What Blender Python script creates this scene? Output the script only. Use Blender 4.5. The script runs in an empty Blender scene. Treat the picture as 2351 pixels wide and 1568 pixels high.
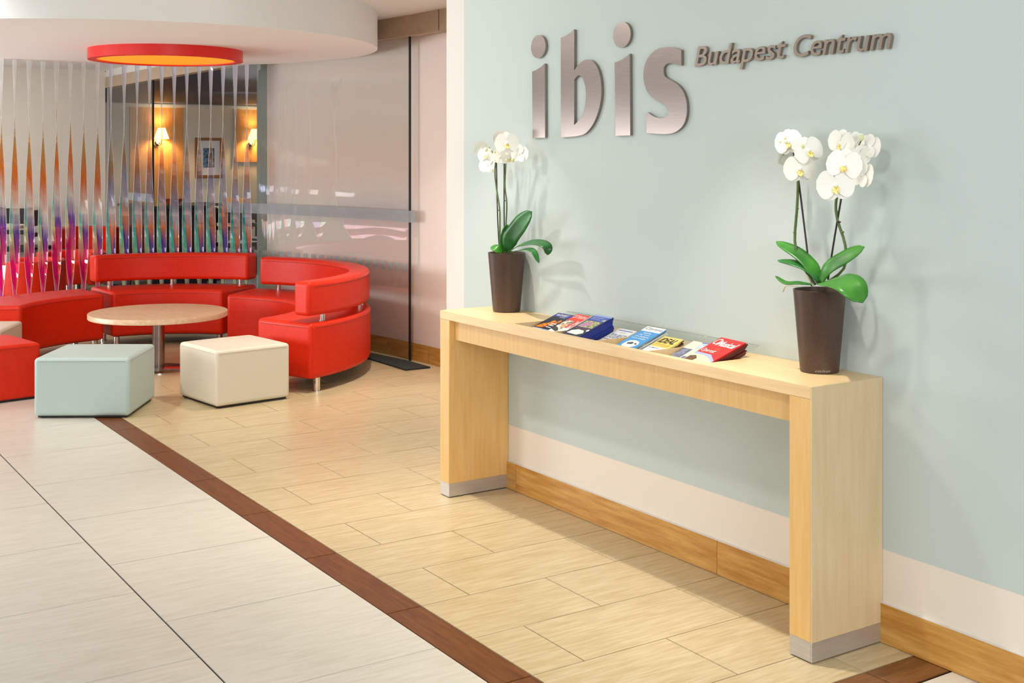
import bpy, bmesh, math, random
from mathutils import Vector, Matrix
random.seed(7)
PI = math.pi
scene = bpy.context.scene
COL = scene.collection

# ------------------------------------------------------------------ camera, world, light
S = 1.39                                   # survey unit (eye height) in metres
FPX, CX0, HZ = 2810.147, 1175.5, 363.41    # focal length in px, principal column, horizon row
YAW = math.radians(146.72524)
FW = Vector((math.cos(YAW), math.sin(YAW), 0)); RT = Vector((math.sin(YAW), -math.cos(YAW), 0))

cam = bpy.data.cameras.new('camera'); cam_o = bpy.data.objects.new('camera', cam); COL.objects.link(cam_o)
cam.sensor_width = 36; cam.lens = FPX / 2351 * 36; cam.shift_y = -(784 - HZ) / 2351
cam.clip_start = .05; cam.clip_end = 100
cam_o.location = (0, 0, S); cam_o.rotation_euler = (PI / 2, 0, YAW - PI / 2)
scene.camera = cam_o

scene.view_settings.view_transform = 'Standard'; scene.view_settings.look = 'None'
scene.view_settings.gamma = 1; scene.view_settings.use_curve_mapping = False
scene.view_settings.exposure = 0.2
scene.cycles.transparent_max_bounces = 40
world = bpy.data.worlds.new('world'); scene.world = world; world.use_nodes = True
bgn = world.node_tree.nodes['Background']; bgn.inputs[0].default_value = (.96, .975, 1, 1); bgn.inputs[1].default_value = .34

def area(name, loc, target, size, power, col, size_y=None, spread=180):
    l = bpy.data.lights.new(name, 'AREA'); l.energy = power; l.color = col; l.size = size; l.spread = math.radians(spread)
    if size_y: l.shape = 'RECTANGLE'; l.size_y = size_y
    else: l.shape = 'DISK'
    o = bpy.data.objects.new(name, l); COL.objects.link(o)
    o.location = [c * S for c in loc]
    o.rotation_euler = (Vector(target) - Vector(loc)).to_track_quat('-Z', 'Y').to_euler()
    return o
WARM = (1, .92, .80); NEUT = (1, .96, .92); COOL = (.95, .975, 1)
# ceiling downlights in front of the painted wall
area('downlight', (-3.05, 1.667, 1.69), (-3.05, 1.667, 0), .05, 4.0, WARM, spread=62)
area('downlight', (-1.95, 1.667, 1.69), (-1.95, 1.667, 0), .05, 4.0, WARM, spread=62)
area('downlight', (-4.1, 1.60, 1.69), (-4.1, 1.6, 0), .06, 2.2, WARM, spread=100)
area('downlight', (-3.5, .857, 1.69), (-3.2, 1.9, .55), .16, 11, NEUT, spread=140)
area('downlight', (-1.3, .857, 1.69), (-1.5, 1.9, .55), .30, 7.5, NEUT, spread=140)
area('downlight', (-3.6, .15, 1.69), (-3.6, .5, 0), .25, 10, NEUT, spread=130)
area('downlight', (-4.6, 2.3, 1.69), (-4.75, 2.4, 0), .07, 9, WARM, spread=90)
# lamps over the near side of the lounge, one raking along the painted wall
area('downlight', (-5.1, .55, 1.69), (-5.6, 1.7, .2), .12, 13, NEUT, spread=120)
area('downlight', (-4.6, 1.62, 1.69), (-2.9, 1.97, .85), .10, 3, NEUT, spread=90)
area('downlight', (-8.7, 1.2, 1.69), (-8.9, 1.5, 0), .10, 22, NEUT)
# daylight-tinted fill areas added out of view; the lounge one follows the drum's window glow
area('daylight_fill', (-3.0, -3.2, 1.1), (-3.0, 1.2, .7), 4.6, 80, COOL, 1.7)
area('daylight_fill', (-6.9, -1.3, .66), (-6.2, 2.0, 1.05), 2.8, 125, COOL, 1.1)
area('daylight_fill', (1.6, .2, 1.1), (-2.5, 1.6, .6), 2.2, 105, COOL, 1.4)
area('restaurant_light', (-10.8, 4.2, 1.58), (-11.2, 4.3, 0), .5, 75, NEUT)

# ------------------------------------------------------------------ helpers
def W(x, y, z=0): return Vector((x * S, y * S, z * S))
def cw(x, d, z=0): return (FW * d + RT * x) * S + Vector((0, 0, z * S))
def ray(px, py): return FW + RT * ((px - CX0) / FPX) + Vector((0, 0, (HZ - py) / FPX))
def at(px, py, Y):                          # point of the photograph lying at distance Y from the entrance line
    d = ray(px, py); t = Y / d.y; return (Vector((0, 0, 1)) + d * t) * S
def at_d(px, py, dep): return (Vector((0, 0, 1)) + ray(px, py) * dep) * S

def root_of(o):
    while o.parent: o = o.parent
    return o
class MB:
    def __init__(s): s.v = []; s.f = []; s.mi = []; s.uv = None
    def add(s, vs, fs, mi=0):
        n = len(s.v); s.v += [Vector(p) for p in vs]; s.f += [tuple(i + n for i in f) for f in fs]; s.mi += [mi] * len(fs); return s
    def box(s, a, b, mi=0):
        x0, y0, z0 = a; x1, y1, z1 = b
        return s.add([(x0,y0,z0),(x1,y0,z0),(x1,y1,z0),(x0,y1,z0),(x0,y0,z1),(x1,y0,z1),(x1,y1,z1),(x0,y1,z1)],
                     [(0,3,2,1),(4,5,6,7),(0,1,5,4),(1,2,6,5),(2,3,7,6),(3,0,4,7)], mi)
    def prism(s, pts, up, mi=0):            # polygon pts extruded by vector up
        n = len(pts); up = Vector(up); P = [Vector(p) for p in pts]
        return s.add(P + [p + up for p in P], [tuple(range(n))[::-1], tuple(range(n, 2*n))] + [(i, (i+1) % n, n + (i+1) % n, n + i) for i in range(n)], mi)
    def tube(s, pts, r, n=8, mi=0, caps=True):
        P = [Vector(p) for p in pts]; m = len(P); rs = r if isinstance(r, (list, tuple)) else [r] * m
        t = (P[1] - P[0]).normalized(); nrm = t.orthogonal().normalized(); vs = []
        for i, p in enumerate(P):
            t2 = ((P[i+1] if i < m-1 else P[i]) - (P[i-1] if i else P[i])).normalized()
            q = t.rotation_difference(t2); nrm = (q @ nrm).normalized(); t = t2; b = t.cross(nrm)
            vs += [p + (nrm * math.cos(2*PI*k/n) + b * math.sin(2*PI*k/n)) * rs[i] for k in range(n)]
        fs = [(i*n + k, i*n + (k+1) % n, (i+1)*n + (k+1) % n, (i+1)*n + k) for i in range(m-1) for k in range(n)]
        if caps: fs += [tuple(range(n))[::-1], tuple(range((m-1)*n, m*n))]
        return s.add(vs, fs, mi)
    def lathe(s, prof, c, n=32, mi=0, closed=False):
        c = Vector(c); vs = []
        for r, z in prof: vs += [c + Vector((r*math.cos(2*PI*k/n), r*math.sin(2*PI*k/n), z)) for k in range(n)]
        m = len(prof); rng = m if closed else m - 1
        fs = [(i*n + k, i*n + (k+1) % n, ((i+1) % m)*n + (k+1) % n, ((i+1) % m)*n + k) for i in range(rng) for k in range(n)]
        if not closed:
            if prof[0][0] > 1e-5: fs.append(tuple(range(n))[::-1])
            if prof[-1][0] > 1e-5: fs.append(tuple(range((m-1)*n, m*n)))
        return s.add(vs, fs, mi)
    def ball(s, c, r, n=12, m=8, sc=(1,1,1), mi=0):
        c = Vector(c); pr = []
        vs = [c + Vector((0,0,-r*sc[2]))]
        for i in range(1, m):
            a = -PI/2 + PI*i/m
            vs += [c + Vector((r*math.cos(a)*math.cos(2*PI*k/n)*sc[0], r*math.cos(a)*math.sin(2*PI*k/n)*sc[1], r*math.sin(a)*sc[2])) for k in range(n)]
        vs.append(c + Vector((0,0,r*sc[2]))); L = len(vs) - 1
        fs = [(0, 1+(k+1) % n, 1+k) for k in range(n)]
        fs += [(1+i*n+k, 1+i*n+(k+1) % n, 1+(i+1)*n+(k+1) % n, 1+(i+1)*n+k) for i in range(m-2) for k in range(n)]
        fs += [(L, 1+(m-2)*n+k, 1+(m-2)*n+(k+1) % n) for k in range(n)]
        return s.add(vs, fs, mi)
    def grid(s, rows, mi=0, loop=False):
        m = len(rows[0]); vs = [p for r in rows for p in r]
        return s.add(vs, [(i*m+k, i*m+(k+1) % m, (i+1)*m+(k+1) % m, (i+1)*m+k) for i in range(len(rows)-1) for k in range(m if loop else m-1)], mi)
    def build(s, name, mats, parent=None, loc=None, smooth=None, bevel=0, seg=3, uvs=None, local=False, solid=0):
        off = Vector((0,0,0))
        if not local:
            if parent: off = root_of(parent).location
            elif loc is not None: off = Vector(loc)
        me = bpy.data.meshes.new(name); me.from_pydata([p - off for p in s.v], [], s.f)
        for m in (mats if isinstance(mats, (list, tuple)) else [mats]): me.materials.append(m)
        me.polygons.foreach_set('material_index', s.mi)
        bm = bmesh.new(); bm.from_mesh(me); bmesh.ops.recalc_face_normals(bm, faces=bm.faces); bm.to_mesh(me); bm.free()
        if uvs:
            ul = me.uv_layers.new(name='UVMap')
            for lp in me.loops: ul.data[lp.index].uv = uvs[lp.vertex_index]
        if smooth is not None:
            me.shade_smooth(); me.set_sharp_from_angle(angle=math.radians(smooth))
        o = bpy.data.objects.new(name, me); COL.objects.link(o)
        if parent: o.parent = parent
        elif loc is not None: o.location = loc
        if bevel:
            b = o.modifiers.new('bevel', 'BEVEL'); b.width = bevel; b.segments = seg; b.limit_method = 'ANGLE'; b.angle_limit = math.radians(40); b.harden_normals = False
            me.shade_smooth()
            if smooth is None: me.set_sharp_from_angle(angle=math.radians(60))
        if solid:
            b = o.modifiers.new('solid', 'SOLIDIFY'); b.thickness = solid; b.offset = 0
        return o
def empty(name, loc, rz=0):
    o = bpy.data.objects.new(name, None); COL.objects.link(o); o.location = loc; o.rotation_euler.z = rz; o.empty_display_size = .05; return o
def tag(o, label, cat, group=None):
    o['label'] = label; o['category'] = cat
    if group: o['group'] = group
    return o
def struct(o): o['kind'] = 'structure'; return o

# ------------------------------------------------------------------ materials
def rgb(r, g, b):
    f = lambda c: (c/255/12.92) if c/255 <= .04045 else ((c/255 + .055)/1.055)**2.4
    return (f(r), f(g), f(b), 1)
def new_mat(name):
    m = bpy.data.materials.new(name); m.use_nodes = True; nt = m.node_tree; return m, nt, nt.nodes['Principled BSDF']
def pmat(name, col, rough=.5, metal=0, spec=.5, col2=None, scale=(1,1,1), nscale=6, detail=4, lo=.35, hi=.65, bump=0, bscale=None, rand=True, coat=0, emit=None, estr=0, aniso=0, trans=0):
    m, nt, p = new_mat(name); N = nt.nodes; L = nt.links
    p.inputs['Base Color'].default_value = col; p.inputs['Roughness'].default_value = rough; p.inputs['Metallic'].default_value = metal
    p.inputs['Specular IOR Level'].default_value = spec; p.inputs['Coat Weight'].default_value = coat; p.inputs['Coat Roughness'].default_value = .12
    p.inputs['Anisotropic'].default_value = aniso; p.inputs['Transmission Weight'].default_value = trans
    if emit: p.inputs['Emission Color'].default_value = emit; p.inputs['Emission Strength'].default_value = estr
    tc = N.new('ShaderNodeTexCoord'); mp = N.new('ShaderNodeMapping'); mp.inputs['Scale'].default_value = scale
    if rand:
        oi = N.new('ShaderNodeObjectInfo'); mu = N.new('ShaderNodeVectorMath'); mu.operation = 'SCALE'; mu.inputs[0].default_value = (13, 17, 11)
        L.new(oi.outputs['Random'], mu.inputs['Scale']); ad = N.new('ShaderNodeVectorMath'); ad.operation = 'ADD'
        L.new(tc.outputs['Object'], ad.inputs[0]); L.new(mu.outputs[0], ad.inputs[1]); L.new(ad.outputs[0], mp.inputs['Vector'])
    else: L.new(tc.outputs['Object'], mp.inputs['Vector'])
    nz = N.new('ShaderNodeTexNoise'); nz.inputs['Scale'].default_value = nscale; nz.inputs['Detail'].default_value = detail; nz.inputs['Roughness'].default_value = .65
    L.new(mp.outputs[0], nz.inputs['Vector'])
    if col2:
        cr = N.new('ShaderNodeValToRGB'); cr.color_ramp.elements[0].position = lo; cr.color_ramp.elements[0].color = col
        cr.color_ramp.elements[1].position = hi; cr.color_ramp.elements[1].color = col2
        L.new(nz.outputs['Fac'], cr.inputs[0]); L.new(cr.outputs[0], p.inputs['Base Color'])
    if bump:
        n2 = nz
        if bscale:
            n2 = N.new('ShaderNodeTexNoise'); n2.inputs['Scale'].default_value = bscale; n2.inputs['Detail'].default_value = 3; L.new(tc.outputs['Object'], n2.inputs['Vector'])
        bp = N.new('ShaderNodeBump'); bp.inputs['Strength'].default_value = bump; bp.inputs['Distance'].default_value = .002
        L.new(n2.outputs['Fac'], bp.inputs['Height']); L.new(bp.outputs[0], p.inputs['Normal'])
    return m
def see_through(name, tint, gloss=.1, rough=.02, frost=None, frost_amt=0, fresnel=True):
    m, nt, p = new_mat(name); N = nt.nodes; L = nt.links; N.remove(p)
    out = N['Material Output']; tr = N.new('ShaderNodeBsdfTransparent'); tr.inputs[0].default_value = tint
    gl = N.new('ShaderNodeBsdfGlossy'); gl.inputs['Roughness'].default_value = rough; mx = N.new('ShaderNodeMixShader')
    if fresnel:
        fr = N.new('ShaderNodeFresnel'); fr.inputs['IOR'].default_value = 1.45; ad = N.new('ShaderNodeMath'); ad.operation = 'ADD'; ad.inputs[1].default_value = gloss; ad.use_clamp = True
        gm = N.new('ShaderNodeNewGeometry'); iv = N.new('ShaderNodeMath'); iv.operation = 'SUBTRACT'; iv.inputs[0].default_value = 1; L.new(gm.outputs['Backfacing'], iv.inputs[1])
        mu = N.new('ShaderNodeMath'); mu.operation = 'MULTIPLY'; L.new(fr.outputs[0], ad.inputs[0]); L.new(ad.outputs[0], mu.inputs[0]); L.new(iv.outputs[0], mu.inputs[1]); L.new(mu.outputs[0], mx.inputs[0])
    else: mx.inputs[0].default_value = gloss
    L.new(tr.outputs[0], mx.inputs[1]); L.new(gl.outputs[0], mx.inputs[2]); last = mx
    if frost:
        df = N.new('ShaderNodeBsdfDiffuse'); df.inputs[0].default_value = frost; m2 = N.new('ShaderNodeMixShader'); m2.inputs[0].default_value = frost_amt
        L.new(mx.outputs[0], m2.inputs[1]); L.new(df.outputs[0], m2.inputs[2]); last = m2
    L.new(last.outputs[0], out.inputs['Surface']); return m

M = {}
M['tile_pale'] = pmat('tile_pale', rgb(208,201,186), .28, spec=.4, col2=rgb(221,215,202), scale=(34,3,1), nscale=2.2, bump=.03)
M['tile_warm'] = pmat('tile_warm', rgb(188,166,124), .30, spec=.4, col2=rgb(209,191,154), scale=(34,3,1), nscale=2.2, bump=.03)
M['tile_brown'] = pmat('tile_brown', rgb(98,52,22), .38, spec=.3, col2=rgb(122,72,34), scale=(3,40,1), nscale=2.2, bump=.03)
M['tile_brown_across'] = pmat('tile_brown_across', rgb(106,64,32), .34, spec=.45, col2=rgb(134,88,50), scale=(40,3,1), nscale=2.2, bump=.03)
M['grout'] = pmat('grout', rgb(38,27,18), .95, spec=.1)
M['skirting'] = pmat('skirting', rgb(182,124,48), .35, col2=rgb(210,160,84), scale=(2.2,30,26), nscale=2, bump=.02)
M['paint_green'] = pmat('paint_green', rgb(195,206,202), .75, spec=.2, bump=.06, bscale=260, rand=False)
M['paint_cream'] = pmat('paint_cream', rgb(232,222,208), .75, spec=.2, bump=.06, bscale=260, rand=False)
M['paint_white'] = pmat('paint_white', rgb(222,218,212), .75, spec=.2, rand=False)
M['paint_pink'] = pmat('paint_pink', rgb(233,220,210), .7, spec=.2, rand=False)
M['paint_beige'] = pmat('paint_beige', rgb(216,208,194), .75, spec=.2, rand=False)
M['ceiling'] = pmat('ceiling', rgb(242,242,240), .8, spec=.1, rand=False)
M['dark_ceiling'] = pmat('dark_ceiling', rgb(52,62,88), .6, rand=False)
M['carpet'] = pmat('carpet', rgb(52,50,66), .9, bump=.3, bscale=500)
M['maple'] = pmat('maple', rgb(224,188,134), .38, col2=rgb(234,206,160), scale=(1.2,14,14), nscale=3, bump=.01, lo=.3, hi=.7)
M['maple_v'] = pmat('maple_v', rgb(219,172,100), .38, col2=rgb(229,190,126), scale=(14,14,1.2), nscale=3, bump=.01, lo=.3, hi=.7)
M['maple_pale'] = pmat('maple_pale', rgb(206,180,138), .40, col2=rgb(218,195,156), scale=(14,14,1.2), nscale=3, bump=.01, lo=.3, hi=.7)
M['maple_dark'] = pmat('maple_dark', rgb(176,132,78), .6)
M['alu'] = pmat('alu', rgb(196,192,190), .42, metal=.75, col2=rgb(206,203,200), scale=(2,2,60), nscale=4)
M['steel'] = pmat('steel', rgb(146,134,128), .27, metal=1, col2=rgb(164,152,146), scale=(3,3,200), nscale=5, aniso=.5, lo=.3, hi=.7)
M['steel_matt'] = pmat('steel_matt', rgb(142,128,116), .5, metal=.45)
M['chrome'] = pmat('chrome', rgb(214,210,204), .16, metal=1)
M['leather_red'] = pmat('leather_red', rgb(212,36,4), .40, spec=.28, col2=rgb(218,42,6), nscale=30, bump=.08, bscale=420)
M['leather_cream'] = pmat('leather_cream', rgb(222,212,192), .42, spec=.35, bump=.08, bscale=420)
M['leather_mint'] = pmat('leather_mint', rgb(184,201,195), .42, spec=.35, bump=.08, bscale=420)
M['seam_red'] = pmat('seam_red', rgb(150,18,8), .5)
M['seam_cream'] = pmat('seam_cream', rgb(186,174,152), .5)
M['seam_mint'] = pmat('seam_mint', rgb(146,164,156), .5)
M['black'] = pmat('black', rgb(24,22,22), .5)
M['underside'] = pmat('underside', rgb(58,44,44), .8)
M['mat'] = pmat('mat', rgb(44,50,48), .95, bump=.4, bscale=300)
M['pot'] = pmat('pot', rgb(74,55,44), .40, spec=.5, metal=.1, col2=rgb(81,61,49), nscale=160, lo=.4, hi=.6)
M['soil'] = pmat('soil', rgb(70,48,32), .9, col2=rgb(120,90,60), nscale=60, bump=.6)
M['leaf'] = pmat('leaf', rgb(40,104,28), .32, spec=.5, col2=rgb(66,142,40), nscale=9, detail=2)
M['leaf_dark'] = pmat('leaf_dark', rgb(26,84,32), .32, spec=.5, col2=rgb(44,116,46), nscale=9, detail=2)
M['stem'] = pmat('stem', rgb(70,92,44), .45, col2=rgb(92,112,56), nscale=30)
M['stake'] = pmat('stake', rgb(44,26,20), .5)
M['root'] = pmat('root', rgb(176,160,126), .6)
M['petal'] = pmat('petal', rgb(246,244,232), .5, spec=.25, col2=rgb(250,248,240), nscale=12)
M['petal'].node_tree.nodes['Principled BSDF'].inputs['Subsurface Weight'].default_value = .0
M['lip'] = pmat('lip', rgb(238,220,130), .5, col2=rgb(196,140,70), nscale=140, lo=.5, hi=.62)
M['bud'] = pmat('bud', rgb(206,214,140), .5, col2=rgb(226,228,184), nscale=30)
M['wood_top'] = pmat('wood_top', rgb(206,172,134), .34, col2=rgb(222,192,156), scale=(1.5,16,16), nscale=3)
M['lamp_red'] = pmat('lamp_red', rgb(226,30,16), .4)
M['lamp_orange'] = pmat('lamp_orange', rgb(240,140,30), .5, emit=rgb(250,140,20), estr=.8)
M['bronze'] = pmat('bronze', rgb(178,156,130), .5, metal=.0, col2=rgb(188,166,140), nscale=20)
M['glass'] = see_through('glass', (.955, .97, .965, 1), .15, rough=.0)
M['glass_clear'] = see_through('glass_clear', (.93, .95, .95, 1), .03)
M['acrylic'] = see_through('acrylic', (.95, .97, .97, 1), .04)
M['acrylic_edge'] = see_through('acrylic_edge', (.8, .85, .84, 1), .1, frost=rgb(190,200,196), frost_amt=.5)
M['frosted'] = see_through('frosted', (.88, .92, .93, 1), .05, frost=rgb(178,186,188), frost_amt=.45)
M['panel_wood'] = pmat('panel_wood', rgb(186,132,70), .4, col2=rgb(206,154,92), scale=(14,14,1.2), nscale=3)
M['shade'] = pmat('shade', rgb(255,222,150), .6, emit=rgb(255,214,130), estr=3.2)
M['dark_wood'] = pmat('dark_wood', rgb(40,30,26), .4, col2=rgb(56,42,34), scale=(3,3,20), nscale=4)
M['mid_wood'] = pmat('mid_wood', rgb(150,104,52), .4, col2=rgb(176,126,70), scale=(3,3,20), nscale=4)
M['frame_wood'] = pmat('frame_wood', rgb(146,94,48), .4)
M['mount'] = pmat('mount', rgb(222,222,224), .7)
M['picture'] = pmat('picture', rgb(96,140,190), .6, col2=rgb(52,58,72), nscale=18, lo=.42, hi=.58)
M['white_ware'] = pmat('white_ware', rgb(232,234,238), .25)
M['table_pale'] = pmat('table_pale', rgb(224,208,192), .3)
M['greygreen'] = pmat('greygreen', rgb(112,120,108), .5)
M['film_edge'] = see_through('film_edge', (.9, .9, .9, 1), .15, frost=rgb(236,236,232), frost_amt=.65)

# ------------------------------------------------------------------ setting: floor with tiles
WY = 2.03                                    # painted wall plane
fl = struct(MB().box((-15*S, -5*S, -.06), (3*S, 3.4*S, -.0035)).build('floor', M['grout'], loc=(0,0,0)))
RX = [-1.088,-1.306,-1.524,-1.742,-1.957,-2.176,-2.397,-2.619,-2.836,-3.056,-3.276,-3.491,-3.706,-3.921,-4.133,-4.346,-4.557,-4.765]
while RX[-1] > -9.9: RX.append(RX[-1] - .2085)
_tc = {}
def tile(x0, x1, y0, y1, mat):
    g = .0012
    if mat == 'tile_pale' and y0 == .8225: y0 += .0012          # wider expansion joint
    w_, h_ = round((x1 - x0 - 2*g)*S, 4), round((y1 - y0 - 2*g)*S, 4)
    if w_ < .01 or h_ < .01: return
    k = (w_, h_, mat)
    if k not in _tc:
        b = .0008
        mb = MB().add([(-w_/2,-h_/2,-.0035),(w_/2,-h_/2,-.0035),(w_/2,h_/2,-.0035),(-w_/2,h_/2,-.0035),
                       (-w_/2+b,-h_/2+b,0),(w_/2-b,-h_/2+b,0),(w_/2-b,h_/2-b,0),(-w_/2+b,h_/2-b,0)],
                      [(4,5,6,7),(0,1,5,4),(1,2,6,5),(2,3,7,6),(3,0,4,7)])
        o = mb.build('floor_tile', M[mat], parent=fl, local=True); _tc[k] = o.data
    else:
        o = bpy.data.objects.new('floor_tile', _tc[k]); COL.objects.link(o); o.parent = fl
    o.location = ((x0+x1)/2*S, (y0+y1)/2*S, 0)
GL_R = 5.1
def gy(x): return 2.896 - GL_R + math.sqrt(max(GL_R**2 - (x + 5.0)**2, 0)) if x < -5 else 2.896
for i in range(len(RX) - 1):
    x1, x0 = RX[i], RX[i+1]
    js = 1.457 if i % 2 == 0 else 1.667      # running bond
    y_end = WY if x0 > -3.45 else 2.95
    if x0 < -6.3: y_end = 2.66
    ys = [1.331] + [js + .425*k for k in range(-1, 6) if 1.34 < js + .425*k < y_end - .02] + [y_end]
    for a, b in zip(ys[:-1], ys[1:]):
        if i == 2:                           # the brown band that crosses towards the wall
            tile(x0, -1.6157, a, b, 'tile_warm'); tile(-1.6157, -1.529, a, b, 'tile_brown_across'); tile(-1.529, x1, a, b, 'tile_pale')
        else: tile(x0, x1, a, b, 'tile_warm' if x0 < -1.6 else 'tile_pale')
for i in range(0, len(RX) - 2):
    x1, x0 = RX[i], RX[i+2]
    cols = [(.8225, 1.2435)] if i % 2 == 1 else [(.4, .8225)]
    if i % 2 == 1: cols.append((-.02, .4))
    for a, b in cols:
        if x1 < -1.2: tile(x0, x1, a, b, 'tile_pale')
    if i % 2 == 0 and x1 < -4.0: tile(x0, x1, -.45, -.02, 'tile_pale')
for i in range(0, len(RX) - 2, 2):
    tile(RX[i+2], RX[i], 1.2435, 1.331, 'tile_brown')
cp = struct(MB().box((-15*S, 2.62*S, -.003), (-6.4*S, 6.4*S, .002)).build('floor', M['carpet'], loc=(0,0,0)))
cp.name = 'floor_restaurant'

# walls
def wall_right():
    mb = MB(); th = .12
    xs = [-3.486, -3.3746, 2.6]; zs = [0, .1918, 1.72]
    for xi in range(2):
        for zi in range(2):
            mi = 2 if xi == 0 else (1 if zi == 0 else 0)
            mb.add([W(xs[xi], WY, zs[zi]), W(xs[xi+1], WY, zs[zi]), W(xs[xi+1], WY, zs[zi+1]), W(xs[xi], WY, zs[zi+1])], [(0,1,2,3)], mi)
    a, b = xs[0], xs[2]
    mb.add([W(a,WY,0),W(b,WY,0),W(b,WY+th,0),W(a,WY+th,0),W(a,WY,1.72),W(b,WY,1.72),W(b,WY+th,1.72),W(a,WY+th,1.72)],
           [(0,3,2,1),(4,5,6,7),(1,2,6,5),(2,3,7,6),(3,0,4,7)], 2)
    o = mb.build('wall_right', [M['paint_green'], M['paint_cream'], M['paint_white']], loc=(0,0,0)); return struct(o)
wall_right()
bb = struct(MB().box(W(-3.486, WY-.004, 0), W(2.6, WY+.001, .0805)).build('baseboard_right', M['grout'], loc=(0,0,0)))
xs = [-3.486, -3.0626, -2.1866, -1.31, -.43, .45]
for a, b in zip(xs[:-1], xs[1:]):
    MB().box(W(a+.0008, WY-.0068, .0012), W(b-.0008, WY-.004, .0818)).build('skirting_tile', M['skirting'], parent=bb)
MB().box(W(-3.486, WY-.006, .0819), W(2.6, WY, .0836)).build('sealant_bead', M['paint_white'], parent=bb)

def curved(x0, x1, off0, off1, z0, z1, n=28):
    mb = MB(); rows = []
    for i in range(n + 1):
        x = x0 + (x1 - x0)*i/n; y = gy(x); a = math.asin(min(1, max(-1, (x + 5.0)/GL_R))) if x < -5 else 0
        nx, ny = math.sin(a), math.cos(a)
        p0 = (x + nx*off0, y + ny*off0); p1 = (x + nx*off1, y + ny*off1)
        rows.append([W(*p0, z0), W(*p1, z0), W(*p1, z1), W(*p0, z1)])
    mb.grid(rows, loop=True); L = len(mb.v)
    mb.f += [(0,1,2,3), (L-4, L-1, L-2, L-3)]; mb.mi += [0, 0]
    return mb
wb = struct(curved(-6.62, -4.2, .045, .26, 0, 1.72).build('wall_back', M['paint_pink'], loc=(0,0,0), smooth=30))
bbb = struct(curved(-6.60, -4.2, .040, .046, 0, .0836).build('baseboard_back', M['grout'], loc=(0,0,0), smooth=30))
for a, b in ((-6.6,-6.32),(-6.315,-5.96),(-5.955,-5.58),(-5.575,-5.2),(-5.195,-4.82),(-4.815,-4.4)):
    curved(a, b, .035, .040, .001, .0846, 6).build('skirting_tile', M['skirting'], parent=bbb, smooth=30)
struct(curved(-6.75, -5.0, -.03, .044, 1.6, 1.70).build('trim_1', M['bronze'], loc=(0,0,0), smooth=30))
struct(curved(-4.99, -4.2, -.03, .044, 1.6, 1.70, 6).build('trim_2', M['bronze'], loc=(0,0,0), smooth=30))
# curved sliding glass door with etched band and squares
dr = empty('door_1', W(-5.9, 2.70, 0)); dr['kind'] = 'structure'
curved(-6.93, -5.325, 0, .007, .003, 1.6, 40).build('pane', M['glass'], parent=dr, smooth=30)
curved(-5.325, -5.316, -.001, .008, .003, 1.6, 2).build('edge_seal', M['black'], parent=dr)
curved(-6.93, -5.265, -.0022, -.0012, .684, .742, 40).build('etched_band', M['frosted'], parent=dr, smooth=30)
for k in range(23):
    x = -6.88 + k*.0685
    curved(x, x + .036, -.0022, -.0012, .438, .476, 2).build('etched_square', M['frosted'], parent=dr)
# far wall of the lounge, glazed partition, restaurant
PY = 2.64; FX = -9.93
struct(MB().box(W(FX-.15, -5, 0), W(FX, PY, 1.73)).build('wall_left', M['paint_beige'], loc=(0,0,0)))
struct(MB().box(W(FX, PY, 1.56), W(-6.62, PY+.06, 1.645)).build('trim_3', M['bronze'], loc=(0,0,0)))
struct(MB().box(W(FX, PY+.004, 1.645), W(-6.62, PY+.06, 1.73)).build('trim_4', M['paint_white'], loc=(0,0,0)))
wn = empty('window_1', W(-9.4, PY+.02, 0)); wn['kind'] = 'structure'
MB().box(W(FX+.02, PY+.02, .003), W(-8.76, PY+.027, 1.56)).build('pane', M['glass_clear'], parent=wn)
MB().box(W(-8.76, PY+.018, .003), W(-8.745, PY+.03, 1.56)).build('edge_seal', M['black'], parent=wn)
MB().box(W(-9.35, PY+.0185, .684), W(-8.76, PY+.0195, .742)).build('etched_band', M['frosted'], parent=wn)
MB().box(W(FX+.004, PY+.012, .003), W(FX+.02, PY+.034, 1.56)).build('side_rail', M['alu'], parent=wn)
struct(MB().box(W(-7.26, 2.86, 0), W(-7.06, 3.0, 1.62)).build('trim_5', M['greygreen'], loc=(0,0,0)))
RW = -13.74
struct(MB().box(W(RW-.15, PY, 0), W(RW, 6.4, 1.73)).build('wall_rear', M['paint_beige'], loc=(0,0,0)))
struct(MB().box(W(-14, 6.3, 0), W(-6, 6.45, 1.73)).build('wall_side', M['paint_beige'], loc=(0,0,0)))
struct(MB().box(W(RW, PY-.15, 0), W(FX-.15, PY, 1.73)).build('wall_partition', M['paint_beige'], loc=(0,0,0)))
struct(MB().box(W(RW, PY, 1.575), W(RW+.03, 6.3, 1.61)).build('trim_6', M['paint_white'], loc=(0,0,0)))
# ceilings
struct(MB().box(W(-10.2, -5, 1.70), W(3, 2.70, 1.76)).build('ceiling', M['ceiling'], loc=(0,0,0)))
o = struct(MB().box(W(-7.0, 2.70, 1.70), W(-3.2, 3.3, 1.76)).build('ceiling', M['ceiling'], loc=(0,0,0))); o.name = 'ceiling_recess'
o = struct(MB().box(W(-14, 2.70, 1.62), W(-6.4, 6.4, 1.66)).build('ceiling', M['dark_ceiling'], loc=(0,0,0))); o.name = 'ceiling_restaurant'
DR = 1.166; dc = cw(-1.81, 5.80)
o = struct(MB().lathe([(DR*S, 1.53*S), (DR*S, 1.70*S)], dc, 96).build('ceiling', M['ceiling'], loc=dc, smooth=40)); o.name = 'ceiling_drum'

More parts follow.
